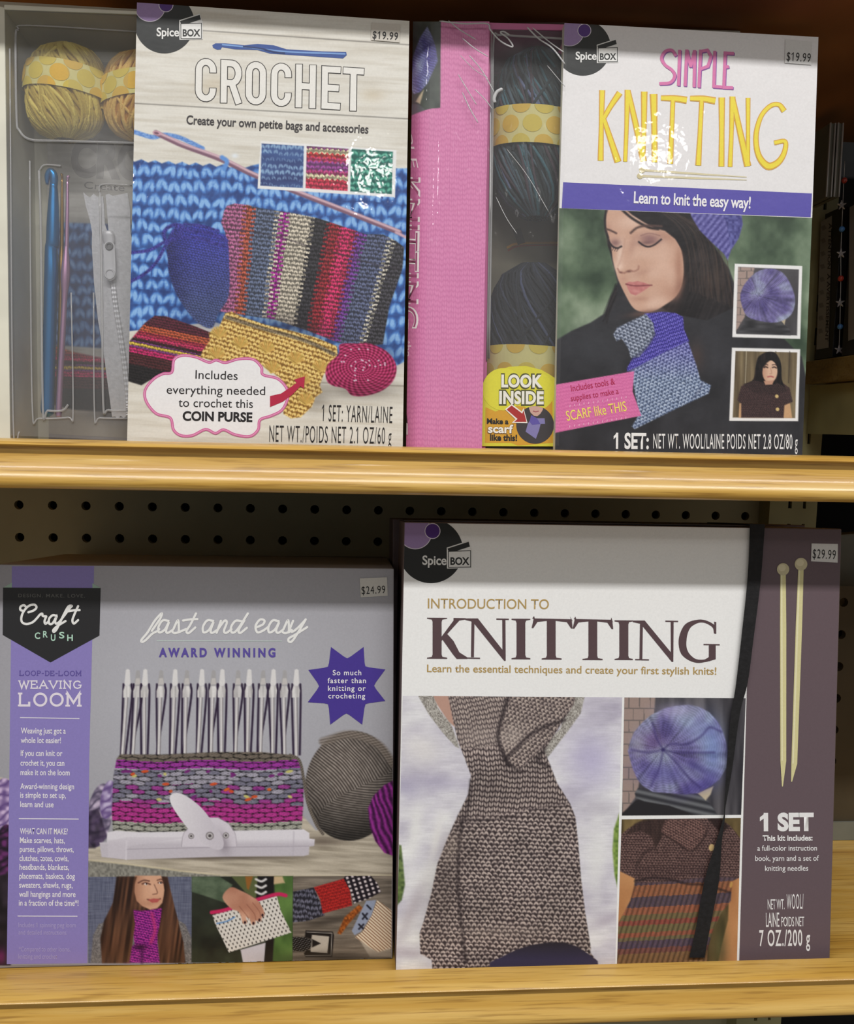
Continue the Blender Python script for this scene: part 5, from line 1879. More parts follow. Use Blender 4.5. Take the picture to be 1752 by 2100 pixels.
def ballcol(cx, cy, d, m, l, sd):
    def f(X, Y):
        dx, dy = X - cx, Y - cy
        R1 = np.hypot(dx + 190, dy - 120) + 5 * vn(X * .03, Y * .03, sd)
        R2 = np.hypot(dx - 60, dy + 330) + 5 * vn(X * .03, Y * .03, sd + 1)
        s1, s2 = np.sin(R1 * 1.15) * 0.5 + 0.5, np.sin(R2 * 1.25) * 0.5 + 0.5
        reg = (dy + 0.9 * dx + 26 * np.sin(dy * .04) < 20)
        s = np.where(reg, s1, s2) * (0.7 + 0.5 * vn(X * .15, Y * .15, sd + 2))
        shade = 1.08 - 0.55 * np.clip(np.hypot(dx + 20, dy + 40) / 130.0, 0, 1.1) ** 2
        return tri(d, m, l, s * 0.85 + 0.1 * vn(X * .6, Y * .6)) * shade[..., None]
    return f


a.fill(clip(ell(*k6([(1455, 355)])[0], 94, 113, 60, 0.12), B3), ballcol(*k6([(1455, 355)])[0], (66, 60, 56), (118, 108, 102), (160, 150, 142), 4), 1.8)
a.stroke(k6([(1300, 110), (1450, 70), (1600, 120), (1690, 230)]), 16, lambda X, Y: mix((98, 88, 80), (150, 138, 128), np.sin((X * 0.2 + Y) * 1.1) * .5 + .5), 3, 0.8)
a.fill(k6([(1550, 480), (1580, 410), (1640, 350), (1700, 320), (1700, 745), (1640, 725), (1590, 660), (1560, 580)]), lambda X, Y: mix((60, 10, 62), (168, 54, 162), np.clip(np.sin((X - Y * 0.35) * 0.5 + 4 * vn(X * .05, Y * .05, 2)) * .4 + .3 + .3 * vn(X * .3, Y * .3), 0, 1)), 2)
# pegs with their cords
tops = [172, 230, 272, 363, 443, 510, 596, 662, 712, 802, 866, 945, 1004, 1068, 1135]
bots = [142, 202, 268, 350, 426, 499, 574, 648, 708, 789, 856, 930, 1000, 1068, 1136]
for i, (t0, b0) in enumerate(zip(tops, bots)):
    far = i in (1, 3, 5, 7, 9, 11, 13)
    for sx, bx in ((-26, -8 - (i % 3) * 5), (24, 18 - (i % 2) * 30)):
        a.stroke(k5([(t0 + sx * 0.9, 510), (t0 + sx, 590), (b0 + bx, 910)]), 4.2, (44, 30, 56), 1.3)
    a.stroke(k5([(t0 - 4, 560), (b0, 920)]), 6.6, (128, 122, 126), 1.0, 1, False)
    a.stroke(k5([(t0 - 6, 560), (b0 - 2, 920)]), 4.4, (226, 223, 224), 1.2, 1, False)
    y0 = 428 if far else 422
    a.fill(k5([(t0 - 10, y0 + 6), (t0, y0), (t0 + 12, y0 + 6), (t0 + 16, 505), (t0 + 6, 520), (t0 - 12, 520), (t0 - 18, 505)]), (176, 174, 176) if far else (232, 230, 230), 1.2)
    if far:
        a.fill(k5([(t0 - 10, 476), (t0 + 10, 474), (t0 + 16, 510), (t0 - 16, 512)]), (206, 202, 200), 1.2)
    a.fill(k5([(t0 - 16, 520), (t0 + 12, 520), (t0 + 20, 545), (t0 + 14, 584), (t0 - 26, 586), (t0 - 26, 548)]), lambda X, Y: mix((236, 234, 233), (160, 156, 158), np.clip(vn(X * .3, Y * .02) - .2, 0, 1)), 1.2)
# weaving


def weave(X, Y):
    x, y = (X - 180) * 2.695, (Y - 1480) * 2.695
    yy = y + 6 * np.sin(x * 0.012) - 0.0 * x
    big = yy < 560
    ch = 25.0
    r = np.floor(yy / ch)
    cw = 70.0
    uu = x / cw + 0.5 * (r % 2)
    cc = np.floor(uu)
    fx, fy = uu - cc - 0.5, yy / ch - r - 0.5
    fy = fy + 0.25 * (vn(x * .03, y * .03, 3) - .5)
    b = np.clip(1.15 - 0.55 * (np.abs(fx) / 0.5) ** 4 - (fy / (0.42 + 0.16 * np.cos(fx * math.pi))) ** 2 * 0.8, 0, 1)
    fb = 0.72 + 0.25 * np.sin((yy + 0.35 * x) * 0.75) + 0.35 * vn(x * .09, y * .25, 7)
    hh = h2(cc, r, 4)
    base = np.empty(X.shape + (3,))
    base[:] = (112, 102, 92)
    m = yy > 216
    base[m] = (150, 54, 150)
    m = yy > 262
    base[m] = (158, 154, 168)
    mm = m & (hh > 0.62)
    base[mm] = (118, 116, 134)
    m = yy > 345
    base[m & (hh < 0.35)] = (150, 62, 140)
    m = yy > 440
    base[m & (hh < 0.7)] = (162, 58, 136)
    m = yy > 470
    base[m] = (176, 54, 138)
    m = yy > 556
    base[m] = (158, 158, 148)
    return base * np.clip(b * fb * 1.05 + 0.16, 0, 1.15)[..., None]


WV = k6([(160, 205), (180, 180), (400, 182), (700, 168), (960, 168), (1140, 185), (1175, 215), (1195, 300), (1192, 450), (1182, 595), (900, 606), (420, 612), (140, 612), (133, 500), (142, 300)])
a.fill(WV, weave, 1.8)
rng = random.Random(3)
for k in range(30):
    x, y = rng.uniform(160, 1160), rng.choice([275, 290, 300, 345, 375, 385, 415, 430])
    a.fill(ell(*k6([(x, y)])[0], rng.uniform(3, 8), 3, 10, rng.uniform(-.4, .4)), rng.choice([(222, 104, 40), (226, 160, 50), (214, 84, 44), (206, 200, 120), (120, 40, 120)]), 1.6)
a.stroke(k6([(1120, 185), (1170, 215), (1195, 320), (1215, 440), (1260, 560), (1300, 620)]), 6, lambda X, Y: mix((78, 70, 62), (132, 122, 112), np.sin((X + Y) * 1.1) * .5 + .5), 1.2)
# white loom base and lever
BASE = [(65, 668), (105, 666), (108, 612), (160, 602), (300, 612), (1195, 595), (1225, 615), (1226, 646), (1256, 650), (1252, 686), (1226, 690), (1222, 735), (1195, 743), (760, 746), (220, 763), (112, 752), (76, 748)]
a.fill(k6(BASE), lambda X, Y: mix((232, 228, 236), (204, 198, 208), np.clip((Y - 1720) / 12.0, 0, 1)), 1.4)
a.fill(k6([(110, 660), (215, 640), (520, 640), (520, 645), (215, 690), (215, 762), (112, 750)]), (214, 208, 218), 1.6, 0.7)
a.stroke(k6([(215, 705), (700, 695), (1222, 688)]), 1.2, (160, 152, 164), 1.0, 0.8, False)
a.stroke(k6([(215, 660), (212, 762)]), 2, (236, 232, 240), 2, 0.7, False)
a.stroke(k6([(1140, 610), (1135, 740)]), 2, (184, 178, 190), 2, 0.6, False)
a.fill(k6([(518, 690), (530, 620), (580, 560), (660, 530), (720, 530), (780, 565), (815, 620), (824, 690)]), (222, 216, 226), 1.4)
a.stroke(k6([(518, 690), (530, 620), (580, 560)]), 1.2, (160, 152, 164), 1.0, 0.8)
a.stroke(k6([(720, 530), (780, 565), (815, 620), (824, 690)]), 1.4, (176, 168, 180), 1.0, 0.8)
a.blob(*k6([(745, 670)])[0], 13, 24, (140, 130, 142), 0.7, -0.4)
a.fill(k6([(453, 430), (462, 402), (495, 394), (540, 408), (600, 450), (650, 500), (700, 570), (738, 625), (752, 668), (745, 700), (712, 708), (660, 688), (600, 640), (545, 580), (500, 520), (468, 470)]), lambda X, Y: mix((238, 235, 240), (212, 206, 216), np.clip((X - 348) / 90, 0, 1)), 1.4, smooth=True)
for (x, y, r) in ((675, 631, 8.5), (764, 629, 6.5), (572, 633, 6)):
    px, py = k6([(x, y)])[0]
    a.fill(ell(px, py, r, r, 20), (140, 134, 138), 1)
    a.fill(ell(px, py, r * .7, r * .7, 20), (206, 202, 204), 1)
    a.fill(ell(px, py, r * .4, r * .4, 16), (84, 78, 80), 1)
# lower pictures
P1, P2, P3 = k7([(2, 157), (575, 156), (574, 632), (2, 633)]), k7([(575, 156), (1136, 153), (1133, 630), (574, 632)]), k7([(1136, 153), (1682, 150), (1678, 628), (1133, 630)])
a.fill(P1, lambda X, Y: mix((78, 82, 106), (122, 128, 150), 0.5 * vn(X * .05, Y * .9, 3) + 0.5 * vn(X * .9, Y * .05, 4)), 0.8)
a.fill(clip(k7([(15, 640), (30, 480), (60, 420), (150, 380), (460, 370), (540, 420), (575, 500), (580, 640)]), P1), lambda X, Y: mix((92, 90, 92), (146, 142, 142), vn(X * .5, Y * .5)), 2)
HAIR = lambda X, Y: mix((44, 28, 24), (122, 82, 60), np.clip(vn(X * 0.22 + Y * .03, Y * 0.012, 5) * 1.1 - .1, 0, 1))
a.fill(clip(k7([(165, 150), (420, 150), (460, 250), (500, 400), (520, 520), (540, 640), (400, 640), (380, 400), (250, 400), (240, 640), (80, 640), (70, 500), (90, 400), (140, 300), (160, 200)]), P1), HAIR, 2.2)
a.fill(k7([(252, 340), (300, 345), (410, 330), (400, 420), (385, 520), (400, 632), (200, 632), (205, 570), (260, 530), (245, 430)]), lambda X, Y: tri((70, 12, 84), (146, 36, 146), (206, 70, 170), crochet(X, Y, 6, 5, 0.2, 3)), 2)
a.stroke(k7([(355, 360), (372, 450), (350, 520)]), 6, (206, 60, 120), 3, 0.7)
a.blob(*k7([(290, 545)])[0], 14, 6, (40, 14, 40), 0.8)
a.stroke(k7([(300, 560), (300, 630)]), 5, (60, 14, 66), 3, 0.7, False)
a.fill(k7([(262, 150), (405, 150), (418, 190), (424, 230), (420, 262), (412, 300), (385, 330), (345, 338), (300, 318), (270, 290), (258, 240)]), lambda X, Y: mix((222, 172, 142), (150, 98, 74), np.clip((300 - X) / 45.0, 0, 1)), 1.6, smooth=False)
a.blob(*k7([(340, 300)])[0], 26, 8, (176, 124, 98), 0.5, -0.2)
a.fill(clip(k7([(160, 150), (275, 150), (255, 210), (250, 330), (262, 420), (230, 640), (80, 640), (75, 480), (140, 300)]), P1), HAIR, 2)
a.fill(clip(k7([(412, 150), (440, 150), (480, 330), (530, 520), (540, 640), (400, 640), (385, 480), (420, 330), (428, 230)]), P1), HAIR, 2)
for p, w in (([(280, 190), (310, 176), (340, 180)], 2.6), ([(385, 176), (405, 170), (416, 176)], 2.4), ([(302, 196), (320, 190), (345, 198)], 3.0), ([(390, 190), (405, 184), (416, 190)], 2.8), ([(368, 200), (385, 245), (360, 254)], 1.6), ([(330, 282), (365, 288), (402, 278)], 2.2)):
    a.stroke(k7(p), w, (82, 46, 40), 1.2, 0.85)
a.fill(k7([(332, 284), (365, 276), (402, 280), (385, 298), (355, 300)]), (186, 92, 88), 1.2)
a.blob(*k7([(360, 225)])[0], 7, 10, (236, 190, 162), 0.5)
for x, y in ((322, 197), (402, 191)):
    a.fill(ell(*k7([(x, y)])[0], 3.4, 2.2, 12), (232, 222, 216), .9)
    a.fill(ell(*k7([(x + 3, y - 1)])[0], 1.9, 1.9, 12), (50, 34, 30), .8)
# clutch picture
a.fill(P2, lambda X, Y: mix((24, 26, 24), (58, 66, 52), fbm(X * 0.03, Y * 0.03, 3)), 0.8)
a.fill(clip(k7([(1030, 150), (1140, 150), (1140, 640), (1020, 640), (1040, 400)]), P2), lambda X, Y: mix((44, 70, 34), (112, 148, 76), fbm(X * .03, Y * .02, 8)), 2.5)
a.fill(clip(k7([(1000, 150), (1075, 150), (1090, 190), (1020, 200)]), P2), (206, 180, 140), 2.5)
a.fill(clip(k7([(575, 150), (720, 150), (800, 200), (760, 300), (640, 260), (575, 240)]), P2), lambda X, Y: mix((62, 78, 60), (112, 128, 104), fbm(X * .06, Y * .08, 4)), 2)
a.fill(clip(k7([(790, 150), (950, 150), (930, 280), (870, 240)]), P2), (92, 100, 62), 2)
a.fill(clip(k7([(870, 150), (915, 150), (890, 230), (880, 220)]), P2), (150, 98, 44), 2)
a.fill(clip(k7([(940, 150), (1030, 150), (1020, 400), (930, 300)]), P2), (24, 22, 24), 1.6)
for y in (170, 205, 240):
    a.stroke(k7([(930, y), (960, y + 12), (985, y)]), 4.5, (226, 224, 224), 1.4)
a.fill(clip(k7([(845, 560), (985, 520), (975, 640), (860, 640)]), P2), (210, 206, 216), 1.6)
a.fill(clip(k7([(985, 500), (1028, 480), (1020, 640), (975, 640)]), P2), (26, 24, 26), 1.6)


def clutch(X, Y):
    u, v = rot(X, Y, -0.24)
    r = np.floor(v / 7.6)
    fx, fy = (u / 8.6 + 0.5 * (r % 2)) % 1, (v / 7.6) % 1
    k = np.exp(-((fx - 0.5) / 0.17) ** 4 - ((fy - 0.35) / 0.3) ** 4)
    return mix((228, 224, 218), (48, 44, 44), k * 0.9)


a.fill(k7([(690, 370), (760, 345), (1045, 262), (1070, 350), (1126, 465), (1000, 505), (860, 550), (780, 575), (740, 490), (705, 420)]), clutch, 1.2)
a.stroke(k7([(715, 415), (770, 402), (812, 380)]), 2.5, (84, 140, 206), 1.4)
a.stroke(k7([(685, 354), (760, 340), (900, 295), (1040, 254), (1095, 260)]), 7.5, (206, 40, 96), 1.4)
HAND = lambda X, Y: mix((222, 172, 146), (170, 112, 90), vn(X * .05, Y * .05, 6) * .8)
a.fill(k7([(745, 270), (790, 215), (850, 235), (900, 260), (950, 300), (972, 360), (960, 385), (930, 400), (880, 380), (840, 350), (790, 330)]), HAND, 1.8, smooth=True)
for p in ([(800, 300), (850, 350), (868, 405)], [(850, 310), (895, 350), (915, 410)], [(890, 300), (935, 345), (948, 392)], [(920, 290), (955, 335), (965, 365)]):
    a.stroke(k7(p), 9.5, HAND, 1.6)
    e = k7([p[-1]])[0]
    a.fill(ell(e[0] + 0.5, e[1] + 1.5, 2.4, 3.2, 12), (44, 22, 34), 1.0)
for p in ([(838, 320), (880, 372), (890, 395)], [(880, 310), (920, 360), (930, 395)], [(912, 300), (950, 350), (955, 380)]):
    a.stroke(k7(p), 1.4, (140, 86, 70), 1.2, 0.7)
# bags picture
a.fill(P3, lambda X, Y: mix((84, 76, 68), (160, 148, 134), fbm(X * 0.02, Y * 0.25, 5)), 0.8)
a.fill(clip(k7([(1130, 240), (1250, 215), (1300, 330), (1310, 370), (1220, 400), (1130, 410)]), P3), lambda X, Y: mix((24, 24, 34), (120, 120, 140), np.clip(crochet(X, Y, 9, 11, 0.1, 2), 0, 1)), 1.6)
a.fill(k7([(1250, 215), (1420, 165), (1450, 230), (1462, 315), (1300, 360), (1285, 280)]), lambda X, Y: mix((106, 16, 22), (196, 44, 40), crochet(X, Y, 8, 6, -0.25, 3) * .8 + .25), 1.6)
a.fill(clip(k7([(1415, 165), (1430, 145), (1560, 145), (1600, 190), (1622, 240), (1560, 275), (1470, 305), (1450, 230)]), P3), lambda X, Y: mix((26, 20, 30), (226, 214, 216), np.exp(-(((rot(X, Y, -.3)[0] / 11) % 1 - .5) / .26) ** 4 - (((rot(X, Y, -.3)[1] / 9) % 1 - .5) / .3) ** 4)), 1.4)
a.blob(*k7([(1350, 400)])[0], 60, 10, (50, 44, 40), 0.6, -0.2)
a.fill(k7([(1380, 470), (1420, 380), (1500, 310), (1520, 330), (1440, 420), (1400, 475)]), lambda X, Y: mix((110, 54, 20), (200, 110, 44), vn(X * .3, Y * .3)), 2)
a.fill(k7([(1460, 455), (1500, 370), (1540, 290), (1595, 285), (1570, 370), (1510, 460), (1475, 480)]), (150, 160, 184), 1.4)
for p in ([(1500, 420), (1525, 445)], [(1525, 420), (1500, 445)], [(1520, 360), (1545, 390)], [(1545, 360), (1520, 390)], [(1545, 315), (1565, 335)]):
    a.stroke(k7(p), 3.6, (30, 32, 46), 1.2, 1, False)
a.fill(clip(k7([(1600, 285), (1690, 350), (1690, 550), (1605, 575), (1560, 550), (1478, 490), (1520, 460), (1570, 370)]), P3), lambda X, Y: mix((130, 78, 50), (232, 216, 192), np.clip(np.abs(np.sin(rot(X, Y, 0.72)[1] * 0.62)) * 1.6 - .2, 0, 1)), 1.4)
a.fill(clip(k7([(1500, 500), (1560, 545), (1610, 572), (1670, 545), (1690, 600), (1560, 600)]), P3), (216, 206, 190), 2, 0.6)
a.fill(clip(k7([(1133, 490), (1200, 490), (1292, 525), (1250, 545), (1190, 570), (1133, 565)]), P3), lambda X, Y: mix((12, 12, 14), (150, 146, 146), np.clip(np.sin((Y - 0.3 * X) * 1.6) * 1.3 - .6, 0, 1)), 1.4)
a.fill(k7([(1205, 452), (1355, 460), (1362, 480), (1352, 600), (1205, 600), (1195, 580), (1210, 560), (1300, 570), (1325, 490), (1245, 480), (1235, 500), (1200, 490)]), (22, 20, 22), 1.4)
a.fill(k7([(1240, 478), (1335, 486), (1325, 578), (1232, 572)]), (190, 182, 170), 1.2)
a.fill(k7([(1240, 500), (1290, 525), (1240, 548)]), (26, 24, 26), 1.2)
a.stroke(k7([(1212, 462), (1350, 468), (1345, 590), (1205, 592)]), 1.6, (222, 216, 206), 0.9, 0.7, False)
a.blob(*k7([(1400, 610)])[0], 110, 14, (40, 36, 34), 0.7)
p3 = Print(F3)
p3.art(a, 1)
p3.poly(np.concatenate([k3([(97, 165), (769, 163), (728, 1752)]), k4([(712, 0), (697, 1616), (54, 1622), (76, 0)])]), (146, 134, 200), 2)
p3.poly(k3([(28, 338), (97, 298), (97, 340)]), (164, 192, 176), 3)
p3.poly(k3([(755, 303), (822, 342), (755, 342)]), (164, 192, 176), 3)
p3.poly(k3([(25, 338), (822, 342), (812, 730), (412, 950), (22, 725)]), (44, 44, 46), 4)
p3.text('DESIGN. MAKE. LOVE.', (37.5, 1224.5), (174, 1225.3), 6.6, (104, 104, 102), 0.012, 6, 1.2)
for pts in ([(185, 528), (167, 520), (168, 495), (195, 482), (232, 490), (255, 500)][:4] + [(215, 500)], [(232, 540), (275, 525), (298, 500), (280, 478), (235, 488), (195, 530), (175, 580), (180, 620), (215, 636), (265, 622), (300, 590), (325, 560)], [(325, 560), (338, 552), (346, 553), (350, 570), (378, 574)], [(378, 574), (364, 612), (372, 634), (398, 614)],
            [(462, 570), (432, 564), (402, 592), (402, 632), (430, 630), (462, 574), (450, 612), (460, 634), (486, 618)], [(486, 618), (530, 560), (572, 505), (586, 488), (560, 492), (528, 545), (492, 620), (462, 680), (440, 700), (436, 684), (470, 652), (535, 612)], [(638, 490), (610, 552), (592, 604), (604, 632), (638, 604)], [(556, 532), (604, 524), (650, 522)]):
    p3.ribbon(k3(pts), 4.6, (244, 244, 242), 6, smooth=True, round_=True)
for ch, x0, x1, y, h in (('C', 284, 328, 756, 12.4), ('R', 352, 390, 745, 12.8), ('U', 416, 453, 772, 12.5), ('S', 483, 526, 752, 12.5), ('H', 549, 595, 773, 12.3)):
    A, B = k3([(x0, y), (x1, y)])
    p3.text(ch, A, B, h, (190, 228, 208), 0.02, 6)


SLAB = {'L': ([[(0, 0), (0, 1)], [(0, 0), (.62, 0), (.62, .26)]], [(-.14, 1, .16), (-.14, 0, 0)]), 'O': (None, []), 'M': ([[(.06, 0), (.06, 1), (.45, .25), (.84, 1), (.84, 0)]], [(-.1, 0, .22), (.68, 0, 1.0), (-.08, 1, .06), (.84, 1, .98)]),
        'W': ([[(0, 1), (.26, 0), (.5, .9), (.74, 0), (1, 1)]], [(-.12, 1, .14), (.86, 1, 1.12)]), 'E': ([[(.6, .74), (.6, 1), (.04, 1), (.04, 0), (.64, 0), (.64, .28)], [(.04, .52), (.44, .52)]], [(-.1, 1, .1), (-.1, 0, .1)]),
        'A': ([[(0, 0), (.4, 1), (.8, 0)], [(.14, .34), (.66, .34)]], [(-.14, 0, .16), (.64, 0, .94)]), 'V': ([[(0, 1), (.4, 0), (.8, 1)]], [(-.14, 1, .16), (.64, 1, .94)]), 'I': ([[(.1, 0), (.1, 1)]], [(-.06, 0, .26), (-.06, 1, .26)]),
        'N': ([[(.06, 0), (.06, 1), (.66, 0), (.66, 1)]], [(-.1, 0, .22), (.5, 1, .82), (-.1, 1, .06)]), 'G': (None, []), 'P': ([[(.06, 0), (.06, 1), (.4, 1), (.6, .86), (.6, .62), (.4, .48), (.06, .48)]], [(-.1, 0, .24)]),
        'D': ([[(.06, 0), (.06, 1), (.38, 1), (.62, .8), (.7, .5), (.62, .2), (.38, 0), (.06, 0)]], [(-.08, 0, .06), (-.08, 1, .06)]), '-': ([[(.05, .45), (.35, .45)]], [])}
SW_ = {'L': .68, 'O': .84, 'M': .9, 'W': 1, 'E': .64, 'A': .8, 'V': .8, 'I': .2, 'N': .74, 'G': .82, 'P': .6, 'D': .7, '-': .4}


def slab(pr, txt, p0, p1, h, w, col, lift, gap=0.26):
    tot = sum(SW_[c] for c in txt) + gap * (len(txt) - 1)
    p0, p1 = np.array(p0), np.array(p1)
    L = np.hypot(*(p1 - p0))
    kx = L / tot
    e = (p1 - p0) / L
    u = np.array([e[1], -e[0]])
    hh = h - w
    x = 0.0
    for c in txt:
        T = lambda pts: np.array([p0 + e * (x + q[0]) * kx + u * (q[1] * hh + w / 2) for q in pts])
        st, se = SLAB[c]
        if c == 'O':
            pr.ribbon(T(ell(.42, .5, .40, .5, 28)), w, col, lift, closed=True)
        elif c == 'G':
            pr.ribbon(T([(.74, .78), (.6, .95), (.42, 1), (.2, .92), (.06, .68), (.04, .4), (.16, .1), (.42, 0), (.66, .08), (.76, .2), (.76, .44)]), w, col, lift)
            pr.ribbon(T([(.5, .44), (.88, .44)]), w * .8, col, lift)
        else:
            for s_ in st:
                pr.ribbon(T(s_), w, col, lift, ext=w * 0.3)
        for a0, yy, a1 in se:
            pr.ribbon(T([(a0, yy), (a1, yy)]), w * 0.85, col, lift)
        x += SW_[c] + gap


slab(p3, 'LOOP-DE-LOOM', (41, 1386), (166, 1386.6), 11, 1.7, (100, 86, 162), 4)
slab(p3, 'WEAVING', (39.5, 1412.6), (166.5, 1413), 17.6, 2.7, (238, 232, 244), 4)
slab(p3, 'LOOM', (41, 1449), (164.5, 1449.5), 29, 4.6, (240, 232, 244), 4)
for x0, y0, x1, y1 in ((41, 1471.6, 163, 1473.6), (38.6, 1678.8, 161.5, 1679.8), (36, 1878.6, 159, 1879)):
    p3.ribbon([(x0, y0), (x1, y1)], 1.8, (240, 236, 244), 4)
WHT = (244, 240, 246)
for s_, x0, x1, y, h, bb in (('Weaving just got a', 42.7, 135, 1504, 11.5, .014), ('whole lot easier!', 42.5, 125, 1523.6, 11.5, .014), ('If you can knit or', 42.5, 128, 1550, 11.5, .014), ('crochet it, you can', 42, 132, 1570, 11.5, .014), ('make it on the loom', 42, 143, 1589.5, 11.5, .014),
                             ('Award-winning design', 41.6, 152, 1618, 11.5, .014), ('is simple to set up,', 41.5, 135, 1636, 11.5, .014), ('learn and use', 41.5, 110, 1655, 11.5, .014), ('WHAT CAN IT MAKE?', 41, 139, 1710.4, 11.8, .014), ('Make scarves, hats,', 40.8, 133, 1728.8, 11.5, .014),
                             ('purses, pillows, throws,', 40.6, 151, 1747, 11.5, .014), ('clutches, totes, cowls,', 40, 140.6, 1765.5, 11.5, .014), ('headbands, blankets,', 40, 141.7, 1783.5, 11.5, .014), ('placemats, baskets, dog', 39.6, 153.7, 1802, 11.5, .014), ('sweaters, shawls, rugs,', 39.3, 149, 1820.5, 11.5, .014),
                             ('wall hangings and more', 39, 155, 1839, 11.5, .014), ('in a fraction of the time*!', 38.6, 161, 1857, 11.5, .014)):
    p3.text(s_, (x0, y), (x1, y + 0.6), h, WHT, bb, 4)
for s_, x0, x1, y in (('Includes 1 spinning peg loom', 38, 155.5, 1901.5), ('and detailed instructions.', 38, 138, 1916.5), ('*Compared to other looms,', 39, 144.6, 1951), ('knitting and crochet', 37.5, 117.5, 1965.8)):
    p3.text(s_, (x0, y), (x1, y + 0.4), 9.6, (178, 166, 216), 0.008, 4)
FAE = ([(345, 205), (312, 222), (275, 258), (254, 268), (252, 255), (285, 215), (325, 150), (358, 112), (368, 108), (355, 140), (310, 205)][::-1], [(345, 205), (352, 195)], [(405, 148), (372, 146), (348, 182), (352, 214), (384, 198), (410, 150), (392, 200), (400, 217), (432, 198)],
       [(432, 198), (458, 145), (464, 180), (462, 210), (440, 218), (424, 208)], [(462, 214), (505, 195)], [(562, 106), (530, 170), (508, 205), (520, 218), (558, 186)], [(488, 146), (530, 140), (570, 138)],
       [(660, 148), (626, 146), (602, 182), (606, 214), (636, 200), (664, 150), (646, 200), (654, 217), (686, 198)], [(704, 148), (680, 216)], [(688, 196), (724, 148), (738, 158), (722, 204), (734, 217), (765, 196)],
       [(822, 150), (788, 148), (762, 184), (768, 215), (798, 198), (858, 106)], [(838, 146), (806, 200), (815, 217), (852, 188)], [(905, 186), (944, 168), (952, 146), (926, 142), (902, 178), (912, 213), (944, 204), (978, 180)],
       [(1034, 150), (1000, 146), (976, 182), (980, 214), (1012, 198), (1038, 152), (1020, 200), (1030, 217), (1060, 198)], [(1060, 198), (1086, 145), (1092, 180), (1090, 210), (1068, 218), (1052, 208)], [(1090, 214), (1108, 200)],
       [(1116, 148), (1098, 196), (1112, 210), (1145, 186), (1188, 140)], [(1188, 140), (1150, 205), (1112, 262), (1092, 266), (1092, 248), (1130, 226), (1196, 184)])
for pts in FAE:
    p3.ribbon(k5(pts), 4.7, (246, 246, 244), 4, smooth=len(pts) > 2, round_=True)
p3.ribbon(k5([(338, 261), (1052, 263)]), 1.5, (206, 222, 216), 4)
p3.text('AWARD WINNING', (326, 1346.5), (565, 1347), 17, (96, 82, 166), 0.045, 4, 1.5)
star = []
tip = [(1332, 297), (1518, 297), (1642, 425), (1642, 605), (1510, 740), (1328, 740), (1200, 612), (1203, 428)]
val = [(1425, 366), (1525, 410), (1574, 518), (1526, 620), (1420, 672), (1318, 620), (1268, 520), (1318, 412)]
for k in range(8):
    star.append(tip[k])
    v, n_, p_ = np.array(val[k], float), np.array(tip[(k + 1) % 8], float), np.array(tip[k], float)
    star += [tuple(v + (p_ - v) * .22), tuple(v + (p_ + n_ - 2 * v) * .03), tuple(v + (n_ - v) * .22)]
p3.poly(k5(star), (76, 58, 152), 4)
for s_, x0, x1, y in (('So much', 1342, 1505, 458), ('faster than', 1313, 1532, 503), ('knitting or', 1315, 1530, 547), ('crocheting', 1317, 1527, 590)):
    A, B = k5([(x0, y), (x1, y)])
    p3.text(s_, A, B, 10.5, (244, 242, 246), 0.012, 6, 1.15)
p3.build('printed_cover', MAT['print'], box3, 'grey cover with purple strip and loom picture')
price_tag(F3, [(738, 1186), (794, 1184), (795.5, 1222), (740, 1225)], '$24.99', (742, 1218.5), (790.5, 1216.5), 15.5, box3, (214, 212, 206))
t = thing('loom_box', 'dark grey box standing behind the weaving loom box, only its lid showing', 'box', (F3.P(460, 1970)[0], 0.18, shelf_z('low', 0.18)))
mb = MB()
c = F3.P(np.array([60, 800, 798, 56.0]), np.array([1150, 1156, 1800, 1800.0]), -0.112)
c[3], c[2] = F3.down(c[0], c[3], -0.112), F3.down(c[1], c[2], -0.112)
mb.prism(c, -F3.n * 0.085, 0.001)
mb.build('carton', MAT['dark_card'], t)

# ================================================================ BOX 4: INTRODUCTION TO KNITTING (lower shelf, right)
F4 = Face('low', 0.023)
Q4 = [(829, 1069.5), (1727, 1084.5), (1702, 1995), (811.5, 2010)]
box4 = thing('knitting_book_box', 'white and mauve knitting box closed by a black elastic band', 'box', (F4.P(1270, 1970)[0], 0.05, shelf_z('low', 0.05)))
_, c_ = carton_from(F4, Q4, 0.060, 'carton', MAT['taupe_card'], box4, 0.0008)
m4, m8, m9 = crop(800, 1400, 3.5), crop(800, 1040, 1752 / 952), crop(1250, 1400, 1752 / 502)
p4 = Print(F4)
p4.poly([(830.5, 1072), (1543, 1083), (1517, 1998), (813, 2009)], (250, 250, 249), 1)
p4.poly([(1541.5, 1083), (1725, 1086.5), (1701, 1994.5), (1516, 1998)], (104, 88, 94), 2)
# scarf picture
QA = np.array([(826.5, 1427), (1276.5, 1430), (1261.5, 2000), (811.8, 2008)])


def shirt(X, Y):
    n = fbm(X * 0.012 + Y * .003, Y * 0.02, 5, 4)
    s = vn(X * 0.05 + Y * .02, Y * 0.6, 6)
    c = tri((190, 184, 202), (224, 221, 230), (250, 250, 250), n * 1.5 - 0.16)
    return c * (0.96 + 0.07 * s)[..., None]


